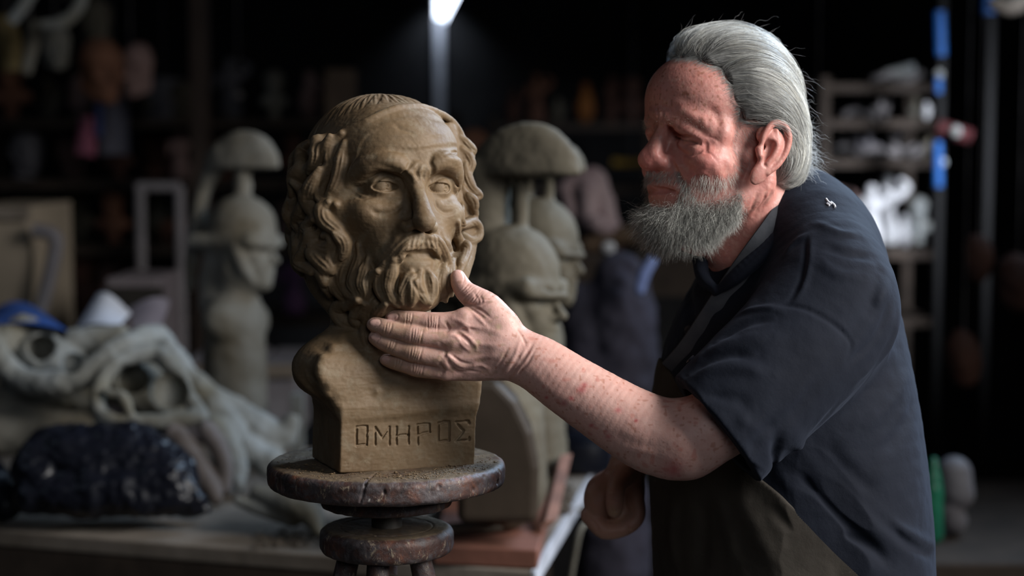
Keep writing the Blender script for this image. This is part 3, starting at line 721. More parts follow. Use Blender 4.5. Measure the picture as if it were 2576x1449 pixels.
def hand_arm():
    lo = np.minimum(c(905, 650, -330), c(905, 650, -60)); hi = np.maximum(c(2110, 1250, -330), c(2110, 1250, -60))
    F_ = Field(lo, c(1990, 1250, -60)*np.array([1, 1, 1]), 1.75/Q)
    F_ = Field(np.array([-375., -90, -345]), np.array([640., 505, -70]), 1.75/Q)
    fl = (np.array([0, 0, 1.]), 1.4)
    # forearm, elbow, upper arm
    F_.chain([c(1262, 872, -172), c(1310, 896, -178), c(1360, 920, -184), c(1430, 968, -194), c(1505, 1016, -205), c(1580, 1062, -216), c(1655, 1098, -228), c(1725, 1110, -236)], [70, 66, 69, 75, 81, 88, 94, 86], 10, flat=(np.array([0, 0, 1.]), 1.18))
    F_.chain([c(1725, 1105, -238), c(1810, 1060, -240), c(1900, 980, -236), c(1960, 920, -230)], [90, 90, 96, 100], 30)
    F_.ell(c(1690, 1160, -235), (44, 34, 40), None, 24)
    # metacarpals and palm
    mc = [((1170, 806), -190, 31), ((1141, 858), -196, 31), ((1126, 902), -190, 29), ((1122, 932), -176, 25)]
    wr = [(1275, 832), (1268, 868), (1262, 900), (1255, 925)]
    for ((x, y), w_, r), (x2, y2) in zip(mc, wr):
        F_.chain([c(x, y, w_), c((x+x2)/2, (y+y2)/2, w_+4), c(x2, y2, -178)], [r, r+3, r+5], 16, flat=(np.array([0, 0, 1.]), 1.15))
    F_.ell(c(1200, 870, -165), (86, 74, 42), None, 20)
    F_.ell(c(1235, 815, -170), (52, 50, 40), None, 20)
    fingers = [
        [(1170, 806, -190, 29), (1130, 812, -186, 26.5), (1089, 814, -184, 27.5), (1060, 809, -180, 24.5), (1028, 804, -176, 24.5), (1000, 798, -170, 22), (988, 795, -167, 19)],
        [(1141, 858, -196, 28), (1095, 850, -196, 24.5), (1048, 844, -194, 26), (1012, 836, -188, 23), (976, 827, -182, 23), (950, 819, -175, 20.5), (941, 816, -172, 18)],
        [(1126, 902, -190, 27), (1086, 896, -192, 23.5), (1046, 888, -190, 25), (1016, 880, -184, 22), (985, 869, -178, 22), (955, 855, -170, 20), (944, 850, -167, 17)],
        [(1122, 932, -176, 23), (1086, 932, -176, 20), (1051, 927, -174, 21), (1026, 921, -170, 19), (1002, 914, -166, 18.5), (980, 908, -161, 16.5), (969, 905, -159, 14)]]
    for fi in fingers:
        F_.chain([c(*p[:3]) for p in fi], [p[3] for p in fi], 5, n=4)
    th = [(1262, 815, -178, 40), (1228, 775, -176, 37), (1196, 752, -170, 31), (1172, 734, -164, 26), (1158, 714, -158, 22.5), (1152, 698, -152, 19)]
    F_.chain([c(*p[:3]) for p in th], [p[3] for p in th], 14, n=4)
    # skin folds
    H = lambda pl: F_.hits(pl)
    q = lambda pl: pt(pl, 880, 640, 3.45)
    for fi in fingers + [th[1:]]:
        P_ = np.array([p[:2] for p in fi], float); R_ = np.array([p[3] for p in fi])
        for j, cnt, sp in ((2, 5, 5.5), (4, 3, 5.0)):
            if fi[0] is th[1]: j, cnt = (2, 4) if j == 2 else (1, 3)
            d = P_[j+1]-P_[j-1]; d /= np.linalg.norm(d); nn = np.array([-d[1], d[0]])
            for t in range(cnt):
                o = (t-(cnt-1)/2)*sp; ctr = P_[j]+d*o; bow = 3*(t-(cnt-1)/2)
                F_.ridge(H([ctr+nn*R_[j]*a_+d*(bow*(1-a_*a_)*.4+1.2*math.sin(3*a_+t+j)) for a_ in (-.8, -.4, 0, .4, .8)]), 1.9, -2.3, n=3)
                F_.ridge(H([ctr+d*sp/2+nn*R_[j]*a_ for a_ in (-.6, 0, .6)]), 2.2, 1.2, n=3)
        # nail
    for (x, y, ang, ln, wd) in ((987, 797, 188, 15, 11), (943, 812, 205, 15, 12), (944, 848, 214, 13, 11), (970, 903, 200, 11, 9)):
        a_ = math.radians(ang); d = np.array([math.cos(a_), -math.sin(a_)*-1]); d = np.array([math.cos(a_), math.sin(-a_)]); nn = np.array([-d[1], d[0]]); ctr = np.array([x, y])
        pl = [ctr+d*ln*u_+nn*wd*v_ for u_, v_ in ((.9, -.75), (-.2, -.95), (-.8, -.6), (-1, 0), (-.8, .6), (-.2, .95), (.9, .75))]
        F_.ridge(H(pl), 1.5, -2.2, n=3)
        F_.ell(F_.hit(*ctr)+(0, 0, 3.5), (ln*.95, wd*.75, 4.5), None, 2)
    F_.ridge(H([(1160, 684), (1166, 690), (1168, 702), (1164, 712)]), 1.5, -2.2, n=3)
    for pl, w_, a_ in (
        ([(900, 690), (950, 690), (1010, 740), (1060, 800)], 4, -4), ([(880, 700), (930, 720), (980, 790), (1040, 840)], 3.5, 3), ([(960, 680), (1030, 720), (1090, 780), (1100, 830)], 3.5, 3),
        ([(840, 900), (870, 960), (920, 1010), (980, 1030)], 4, -4), ([(830, 860), (880, 900), (940, 960), (1010, 980)], 4, 3.5), ([(860, 860), (920, 900), (990, 940), (1060, 950)], 3, -3),
        ([(900, 560), (990, 600), (1050, 680)], 5, 3), ([(1000, 440), (1090, 500), (1180, 560)], 3, -2.5), ([(1020, 430), (1130, 480), (1230, 560)], 3, -2.5), ([(990, 430), (1110, 440), (1240, 410)], 3.5, -4),
        ([(1000, 450), (1100, 540), (1200, 640)], 4, 2.5), ([(880, 680), (930, 655), (1000, 620), (1120, 640)], 4, 3), ([(1050, 980), (1130, 960), (1200, 990)], 4, 3), ([(920, 1040), (1020, 1010), (1120, 1020)], 3, -3),
        ([(1100, 360), (1120, 400), (1110, 430)], 2.6, -3), ([(1130, 360), (1150, 400), (1140, 430)], 2.6, -3), ([(1080, 330), (1095, 370), (1080, 410)], 2.6, -2.5),
        ([(830, 590), (860, 640), (840, 670)], 3, -3), ([(790, 780), (830, 850), (800, 900)], 4, -4), ([(780, 950), (810, 1000), (790, 1040)], 4, -4),
        ([(1380, 1080), (1470, 960), (1560, 820), (1590, 760)], 4, -4.5), ([(1350, 1070), (1430, 950), (1500, 830)], 3.5, -3), ([(1420, 1090), (1530, 960), (1610, 830)], 3, -2.2), ([(1310, 1060), (1380, 960), (1440, 860), (1480, 740)], 4, 2.5),
        ([(1250, 1030), (1320, 920), (1370, 820)], 3, -2), ([(1450, 640), (1500, 720), (1530, 800)], 3, -2)):
        F_.ridge(H(q(pl)), w_, a_, n=3)
    # tendons and veins of the back of the hand
    for pl in ([(1165, 812), (1215, 825), (1270, 845)], [(1140, 862), (1200, 865), (1262, 872)], [(1128, 905), (1190, 900), (1258, 895)]): F_.ridge(H(pl), 7, 2.2)
    # forearm modelling
    q6 = lambda pl: pt(pl, 1050, 900, 2.64)
    for pl, w_, a_ in (([(1260, 470), (1400, 560), (1560, 600), (1700, 600)], 16, -2), ([(1350, 650), (1500, 660), (1650, 690)], 12, -1.5), ([(1300, 590), (1450, 610), (1600, 640)], 12, 1.2),
                       ([(760, 100), (900, 230), (1060, 330)], 14, 2), ([(600, 150), (640, 60), (720, -20)], 4, -2.5), ([(640, 180), (690, 80), (760, 10)], 4, -2)):
        F_.ridge(H(q6(pl)), w_, a_, n=4)
    return F_
def far_fist():
    W0 = 300; F_ = Field(np.minimum(c(1440, 1000, W0-80), c(1440, 1000, W0+140)), np.maximum(c(1760, 1390, W0-80), c(1760, 1390, W0+140)), 2.6/Q)
    F_.chain([c(1700, 1010, 350), c(1620, 1100, 335), c(1575, 1180, 325)], [75, 62, 50], 12)
    F_.ell(c(1528, 1245, 330), (54, 66, 44), None, 22)
    F_.ell(c(1500, 1262, 325), (34, 60, 40), None, 16)
    F_.chain([c(1576, 1185, 296), c(1552, 1222, 268), c(1546, 1262, 256), c(1546, 1284, 254)], [34, 26, 24, 20], 5)
    for o, r in ((0, 22), (26, 22), (52, 20), (76, 17)):
        F_.chain([c(1484, 1296, 318+o), c(1520, 1334, 302+o), c(1568, 1330, 296+o), c(1600, 1304, 298+o), c(1604, 1270, 306+o), c(1590, 1256, 312+o)], [r+4, r+2, r, r, r-2, r-4], 4)
    F_.ell(c(1556, 1290, 335), (46, 42, 40), None, 18)
    F_.chain([c(1590, 1200, 320), c(1600, 1240, 310), c(1598, 1268, 302)], [32, 24, 20], 10)
    for o in (12, 38, 62): F_.ridge([c(1490, 1306, 300+o), c(1522, 1350, 290+o), c(1575, 1350, 285+o), c(1612, 1310, 290+o)], 5, -7)
    for x, y in ((1500, 1322), (1585, 1336)): F_.ridge(F_.hits([(x-14, y-16), (x, y), (x+6, y+14)]), 4, -4)
    F_.ridge(F_.hits([(1480, 1230), (1492, 1262), (1500, 1290)]), 6, 3)
    for x in (1536, 1548, 1558): F_.ridge(F_.hits([(1530, x-300), (1545, x-298), (1562, x-300)]), 2.5, -3)
    F_.ridge(F_.hits([(1533, 1262), (1532, 1278), (1546, 1286), (1560, 1278), (1559, 1262), (1546, 1256), (1533, 1262)]), 2, -2.5)
    return F_
def shade_cols(V, kind):
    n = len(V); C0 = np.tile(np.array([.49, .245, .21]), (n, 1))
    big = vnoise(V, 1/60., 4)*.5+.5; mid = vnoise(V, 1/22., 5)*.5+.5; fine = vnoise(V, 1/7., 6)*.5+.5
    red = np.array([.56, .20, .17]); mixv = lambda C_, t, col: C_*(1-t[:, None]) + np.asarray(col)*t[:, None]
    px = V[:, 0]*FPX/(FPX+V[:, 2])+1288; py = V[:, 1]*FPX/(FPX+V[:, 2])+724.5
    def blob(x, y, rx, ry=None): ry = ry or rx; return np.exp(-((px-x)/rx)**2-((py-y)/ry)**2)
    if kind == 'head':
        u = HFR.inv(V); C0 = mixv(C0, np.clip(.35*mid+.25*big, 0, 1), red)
        def cb(p, r): return np.exp(-(((u-np.array(p))/r)**2).sum(1))
        C0 = mixv(C0, np.clip(.75*cb((0, 9.9, -3.0), 1.9), 0, .8), (.50, .13, .12))
        for s_ in (-1, 1): C0 = mixv(C0, .6*cb((s_*4.6, 6.5, -3.2), 2.4)*(.5+mid), (.55, .17, .15)); C0 = mixv(C0, .35*cb((s_*8, -2, 0), 3), (.60, .22, .18)); C0 = mixv(C0, .4*cb((s_*3.2, 8, -.4), 1.3), (.45, .19, .15))
        C0 = mixv(C0, .6*np.exp(-(((u-np.array((0, 9, -5.8)))/np.array((2.6, 2.5, .6)))**2).sum(1)), (.48, .17, .16))
        sp = np.clip((vnoise(V, 1/6.5, 9)-.42)*5, 0, 1)*np.clip((u[:, 2]+1)/3, 0, 1); C0 = mixv(C0, .75*sp, (.26, .10, .06))
        C0 = mixv(C0, .5*np.clip((fine-.62)*4, 0, 1), (.50, .17, .14))
        C0 = mixv(C0, .25*np.clip((vnoise(V, 1/9., 12)-.3)*3, 0, 1), (.70, .45, .36))
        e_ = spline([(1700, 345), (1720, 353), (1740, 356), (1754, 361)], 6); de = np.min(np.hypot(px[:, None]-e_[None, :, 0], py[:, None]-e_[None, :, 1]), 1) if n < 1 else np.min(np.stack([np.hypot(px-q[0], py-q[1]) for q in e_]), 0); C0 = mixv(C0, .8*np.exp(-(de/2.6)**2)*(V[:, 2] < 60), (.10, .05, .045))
    elif kind == 'arm':
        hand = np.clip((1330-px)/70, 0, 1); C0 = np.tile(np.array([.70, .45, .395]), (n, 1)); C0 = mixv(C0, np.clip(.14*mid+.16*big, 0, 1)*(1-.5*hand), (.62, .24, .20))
        sp = np.clip((vnoise(V, 1/8., 9)-.5)*5, 0, 1)*(.25+.75*np.clip((px-1150)/120, 0, 1)); C0 = mixv(C0, .55*sp, (.40, .16, .10))
        sp2 = np.clip((vnoise(V, 1/16., 14)-.5)*4, 0, 1)*np.clip((px-1260)/100, 0, 1); C0 = mixv(C0, .45*sp2, (.52, .15, .11))
        for x, y, r in ((1418, 1015, 9), (1437, 1003, 7), (1463, 980, 12), (1470, 968, 8), (1555, 1032, 9), (1488, 1070, 6), (1600, 1058, 5), (1530, 1097, 8), (1524, 1085, 5), (1375, 1000, 5), (1690, 1180, 26)):
            C0 = mixv(C0, .75*blob(x, y, r, r*.8)*(.5+mid), (.50, .075, .09))
        # dry clay on fingers and knuckles
        dust = np.clip(1.35-(px-930)/170, 0, 1)*.72*(.45+mid) + .7*np.clip((vnoise(V*np.array([1, 1.6, 1]), 1/15., 21)-.25)*2.2, 0, 1)*hand*.7
        C0 = mixv(C0, np.clip(dust, 0, .75), (.36, .25, .16))
        for x, y, r in ((1196, 875, 8), (1254, 822, 8), (1204, 862, 6)): C0 = mixv(C0, .8*blob(x, y, r), (.46, .36, .22))
        for x, y, rx, ry in ((986, 798, 14, 9), (942, 812, 15, 10), (943, 848, 14, 9), (969, 903, 12, 8)): C0 = mixv(C0, .9*np.clip(blob(x, y, rx, ry)*1.6, 0, 1), (.66, .42, .37))
    else:
        C0 = mixv(C0, .4+.4*mid, (.42, .26, .17)); C0 = mixv(C0, .7*blob(1546, 1290, 16, 12), (.42, .31, .18))
    return C0
def curl_paths(n, start, dirs, length, m, wav, seed, grav=0.0):
    """free hairs: start points, unit directions, lengths; smooth noise bends each hair"""
    r = np.random.default_rng(seed); P_ = np.zeros((n, m, 3)); P_[:, 0] = start; D = dirs.copy(); st = (length/(m-1))[:, None]
    ph = r.normal(size=(n, 3)); ph2 = r.uniform(0, 6.28, (n, 3)); fq = r.uniform(.5, 1.3, (n, 1))
    for j in range(1, m):
        D = D + wav*(np.sin(ph2+fq*j*1.1)*ph)*.5; D[:, 1] += grav; D /= np.linalg.norm(D, axis=1, keepdims=True)+1e-9
        P_[:, j] = P_[:, j-1] + D*st
    return P_
def make_man():
    root = empty('person', (0.36, 2.12, 0)); tag(root, 'grey-bearded man in a navy polo shirt with one hand on the clay bust', 'person')
    FH = man_head(); FA = hand_arm(); FF = far_fist(); items = []; cols = []
    for f, kd in ((FH, 'head'), (FA, 'arm'), (FF, 'fist')):
        V, Fq = f.mesh(1)
        N_ = vnormals(V, Fq); sg = np.sign((N_*f.grad(V)).sum())
        d = .12*vnoise(V, .16, 2) + .08*vnoise(V, .32, 3) + .4*vnoise(V, .06, 8)
        if kd == 'head': d += .16*vnoise(V, .22, 12)+.1*vnoise(V, .4, 13)
        if kd != 'fist': d += .08*vnoise(V, .5, 10)
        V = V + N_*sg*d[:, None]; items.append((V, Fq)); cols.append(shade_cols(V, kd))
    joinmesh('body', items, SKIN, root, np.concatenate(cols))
    hv = items[0][0]; u = HFR.inv(hv); hn = FH.grad(hv)
    # ---------------- hair
    HV = Field(FH.lo-np.array([10, 50, 30]), FH.lo+np.array([590, 480, 600]), 3.2/Q); k = HFR.k
    for s_ in (-1, 1):
        for pts, r in ((((s_*1.4, 6.7, 8.9), (s_*1.5, 4.6, 10.4), (s_*1.6, 0, 11.5), (s_*1.6, -4, 9.9), (s_*1.6, -5.5, 6), (s_*1.6, -5.9, 1), (s_*1.4, -6.2, -3.0)), 1.6),
                       (((s_*4.2, 5.6, 8.4), (s_*4.4, 3.0, 9.6), (s_*4.6, -.6, 9.6), (s_*4.4, -3.9, 7.6), (s_*4.1, -4.9, 3.8), (s_*3.8, -5.3, -.4), (s_*3.2, -5.6, -3.2)), 1.7),
                       (((s_*6.0, 3.9, 6.6), (s_*6.4, 1.6, 7.2), (s_*6.4, -1.2, 6.6), (s_*6.0, -3.1, 4.4), (s_*5.5, -4.1, 1), (s_*4.9, -4.6, -2.2), (s_*4.2, -4.9, -3.4)), 1.6),
                       (((s_*6.4, 3.4, 4.2), (s_*6.9, 1.4, 4.4), (s_*7.0, -1.0, 3.8), (s_*6.4, -3.2, 1.9), (s_*6.0, -3.9, -.8), (s_*5.2, -4.5, -2.8)), 1.3),
                       (((s_*6.8, 2.4, 2.2), (s_*7.0, .8, 2.6), (s_*7.0, -1.2, 2.2), (s_*6.4, -2.8, -.1), (s_*5.6, -3.8, -2.4)), .85)):
            if s_ < 0: pts = ((pts[0][0], pts[0][1]-1.3, pts[0][2]+.3),)+pts[1:]
            HV.chain([HFR(p) for p in pts], r*k*np.array([.6]+[1]*(len(pts)-2)+[.7]), 2.4*k)
    # curls gathered at the nape
    HV.chain([c(1965, 320, 130), c(1998, 380, 115), c(2006, 410, 105)], [28, 30, 22], 20)
    V, Fq = HV.mesh(1); g = HV.grad(V)
    base_c = np.tile(np.array([.13, .13, .125]), (len(V), 1)); uh = HFR.inv(V)
    sgrey = vnoise(uh*np.array([3, .5, .9]), 1.6, 3); base_c *= (1+.35*sgrey)[:, None]
    joinmesh('hair_base_dummy', [(V-g*9, Fq)], HAIRM, root, base_c)
    hb = bpy.data.objects['hair_base_dummy']
    nrm = lambda D_: D_/(np.linalg.norm(D_, axis=1, keepdims=True)+1e-9)
    def comb(n, seed, off_rng, ln_rng, wav, m=14):
        r = np.random.default_rng(seed); ii = r.integers(0, len(V), n); S = V[ii]; ln = r.uniform(*ln_rng, n)
        P_ = np.zeros((n, m, 3)); off = r.uniform(*off_rng, n); P_[:, 0] = S; qs = HFR.inv(S); cn = vnoise(qs*np.array([1.0, .10, .10])+np.array([0, 0, 4.]), 2.2, 15)+.6*vnoise(qs*np.array([1.0, .16, .16]), 4.5, 16); off = off + 3.6*cn; amp = r.normal(0, 1, (n, 1)); ph = r.uniform(0, 6.3, (n, 1))
        for j in range(1, m):
            X = P_[:, j-1]; g_ = HV.grad(X); q = HFR.inv(X); y, z = q[:, 1]-0.5, q[:, 2]+1.5
            D_ = np.stack([np.zeros(n), -z, y], 1); D_[:, 1] -= .3; D_ = nrm(D_)
            # the side hair sweeps back and down over the ear
            sd = np.clip((np.abs(q[:, 0])-5)/2, 0, 1)*np.clip((q[:, 2]-1)/3, 0, 1); D_[:, 2] -= .35*sd
            wv = wav*amp*np.sin(ph+j*.8)*np.array([1., 0, .4]); D_ = nrm(D_+wv + .12*np.stack([vnoise(q, .35, 5), vnoise(q, .35, 6), vnoise(q, .35, 7)], 1)*5*wav)
            Dc = D_ @ HFR.M.T; Dc = Dc - g_*(Dc*g_).sum(1, keepdims=True); X = X + nrm(Dc)*(ln/(m-1))[:, None]
            X = X - HV.grad(X)*(HV.sample(X)-off)[:, None]; P_[:, j] = X
        P_[:, 0] = P_[:, 1] - (P_[:, 2]-P_[:, 1])
        P_[:, 0] -= HV.grad(P_[:, 0])*(3+off)[:, None]
        bz = r.uniform(.30, .78, n)*(1+.35*np.clip(cn, -1, 1))*(1+.3*vnoise(HFR.inv(S)*np.array([2., .4, .7]), 1.5, 8)); cl = bz[:, None]*np.array([.98, 1.0, .97])
        yl = r.random(n) < .25; cl[yl] *= np.array([1., .96, .88]); qs = HFR.inv(S); tm = np.clip((qs[:, 1]-.5)/2, 0, 1)*np.clip((7.5-qs[:, 2])/2, 0, 1); cl *= (1-.55*tm)[:, None]*(1+.25*vnoise(qs*np.array([1.4, .25, .25]), 1.2, 33))[:, None]; dk = r.random(n) < .12; cl[dk] *= .45
        return P_, r.uniform(.17, .32, n), cl
    def fringe(n, seed, m=14):
        r = np.random.default_rng(seed); dh = HV.sample(hv); uu = u; ok = (dh > 0) & (dh < 20) & (uu[:, 2] > 1.2) & (uu[:, 1] > -1)
        idx = np.nonzero(ok)[0]; ii = idx[r.integers(0, len(idx), n)]; keep = r.random(n) < np.exp(-dh[ii]/7.); ii = ii[keep]; n = len(ii)
        P_ = np.zeros((n, m, 3)); P_[:, 0] = hv[ii]; ln = r.uniform(40, 110, n); amp = r.normal(0, 1, (n, 1)); ph = r.uniform(0, 6.3, (n, 1))
        for j in range(1, m):
            X = P_[:, j-1]; q = HFR.inv(X); y, z = q[:, 1]-.5, q[:, 2]+1.5; D_ = nrm(np.stack([np.zeros(n), -z, y*.6], 1) + .15*amp*np.sin(ph+j*.7)*np.array([1., 0, .5]))
            X = X + (D_ @ HFR.M.T)*(ln/(m-1))[:, None]; h1 = FH.sample(X); h2 = HV.sample(X)
            X = X + FH.grad(X)*np.maximum(1.5-h1, 0)[:, None]; X = X + HV.grad(X)*np.maximum(1-h2, 0)[:, None]*.6; P_[:, j] = X
        return P_, r.uniform(.16, .28, n), r.uniform(.3, .7, (n, 1))*np.array([1., .99, .95])
    A = comb(int(13500*Q), 1, (-1.5, 2), (50, 150), .16); B = comb(int(4600*Q), 2, (0, 8), (50, 150), .5)
    # loose curls at the nape and flyaways
    r = np.random.default_rng(5); n = int(2800*Q); t = r.random((n, 1)); S = c(1990, 300, 120)*(1-t)+c(2005, 425, 95)*t + r.normal(0, 1, (n, 3))*np.array([14, 12, 26]); D_ = nrm(np.array([.3, 1, 0])+r.normal(0, .45, (n, 3)))
    Cc = (curl_paths(n, S, D_, r.uniform(30, 95, n), 14, .75, 6), r.uniform(.16, .28, n), r.uniform(.3, .6, (n, 1))*np.array([.95, 1., 1.02]))
    n = int(260*Q); ii = r.integers(0, len(V), n*6); ok = (uh[ii][:, 2] > 4) | (uh[ii][:, 1] < -7); ii = ii[ok][:n]; n = len(ii)
    q = uh[ii]; D_ = nrm(np.stack([np.zeros(n), -(q[:, 2]+1.5), q[:, 1]-.5], 1)) @ HFR.M.T
    Dd = (curl_paths(n, V[ii], nrm(D_+g[ii]*.3+r.normal(0, .25, (n, 3))), r.uniform(30, 95, n), 14, .6, 7), r.uniform(.13, .22, n), r.uniform(.25, .5, (n, 1))*np.array([1., 1., 1.]))
    allp = [A, B, Cc, Dd, fringe(int(5200*Q), 77)]
    ho = strands('hair', np.concatenate([a[0] for a in allp]), np.concatenate([a[1] for a in allp]), np.concatenate([a[2] for a in allp]), HAIRM, root)
    # the layered mass under the single hairs belongs to the same part
    merge_into(ho, hb)
    # ---------------- beard, moustache, sideburns
    s, y, z = u.T; ay = np.abs(s)
    cheek = np.interp(y, [-1.5, 1, 2.5, 4, 6.5, 8, 9.5], [-4.6, -4.4, -5.3, -6.2, -6.6, -6.4, -6.2])
    beard = (z < cheek) & (z > -10.8) & (y > 1.9) & ~((ay < 2.6) & (y > 6.2) & (z > -7.5))
    must = (z < -3.7) & (z > -4.9) & (y > 6.2) & (ay < 3.4) & (ay > .1)
    side = (z < 3.2) & (z > -3.2) & (y > 1.2) & (y < 3.9) & (ay > 5.4)
    thin = (z < cheek+2.4) & (z >= cheek) & (y > 2.6) & (y < 7.5) & (ay > 2.8)
    def grow(mask, n, ln, mixd, wav, seed, rad, col, m=11, wt=None):
        r = np.random.default_rng(seed); idx = np.nonzero(mask)[0]; pw = None if wt is None else wt[idx]/wt[idx].sum(); ii = r.choice(idx, n, p=pw)
        S = hv[ii]-hn[ii]*1.0; dn_ = -HFR.M[:, 2]*mixd[1] + HFR.M[:, 1]*mixd[2]; D_ = nrm(hn[ii]*mixd[0]+dn_+r.normal(0, .22, (n, 3)))
        L_ = (ln(u[ii]) if callable(ln) else ln)*r.uniform(.65, 1.15, n)
        return curl_paths(n, S, D_, L_, m, wav, seed+1, .02), r.uniform(*rad, n), r.uniform(*col, (n, 1))*np.array([.98, 1., .98])*np.where(r.random((n, 1)) < .18, .4, 1)*np.array([1, .98, .93])
    bl = lambda q: np.interp(q[:, 1], [0, 2, 5, 8], [24, 44, 74, 84])*np.interp(q[:, 2], [-9.5, -7, -5], [.95, 1.0, .62])
    wt_ = np.clip((cheek-z)/2.2, .06, 1); corner = (ay > 2.3) & (ay < 3.9) & (y > 5.0) & (y < 8) & (z < -4.3) & (z > -7.6)
    parts = [grow(corner, int(700*Q), 34, (.5, 1, .1), .5, 25, (.15, .26), (.2, .55), 13), grow(beard, int(19000*Q), bl, (.78, .6, .2), .95, 20, (.14, .28), (.10, .62), 13, wt_),
             grow(must, int(750*Q), 19, (.5, .8, .05), .35, 30, (.15, .24), (.35, .6), 13),
             grow(side, int(900*Q), 26, (.25, .8, -.8), .35, 40, (.12, .2), (.15, .5), 13),
             grow(thin, int(1000*Q), 28, (.35, 1, .1), .4, 50, (.12, .2), (.45, .75), 13)]
    strands('beard', *[np.concatenate([p[i] for p in parts]) for i in range(3)], HAIRM, root)
    # eyebrows
    for sg in (1, -1):
        bm_ = (np.abs(z-1.7+(ay-2)*.16) < .5) & (y > 5.2) & (ay > 1) & (ay < 5.4) & (s*sg > 0)
        r = np.random.default_rng(60+sg); idx = np.nonzero(bm_)[0]; n = int(150*Q); ii = idx[r.integers(0, len(idx), n)]
        D_ = nrm(hn[ii]*.35 + (np.sign(u[ii][:, :1])*HFR.M[:, 0])*.7 + HFR.M[:, 2]*.1 + r.normal(0, .25, (n, 3)))
        strands('eyebrow', curl_paths(n, hv[ii]-hn[ii], D_, r.uniform(9, 18, n), 7, .25, 61), r.uniform(.15, .24, n), r.uniform(.25, .45, (n, 1))*np.array([1, .85, .75]), HAIRM, root)
    return root
def merge_into(a, b):
    """append mesh b to mesh a (same parent, same material) and remove b"""
    import bmesh
    bm = bmesh.new(); bm.from_mesh(a.data); bm.from_mesh(b.data); bm.to_mesh(a.data); bm.free(); bpy.data.objects.remove(b)
MAN = make_man()

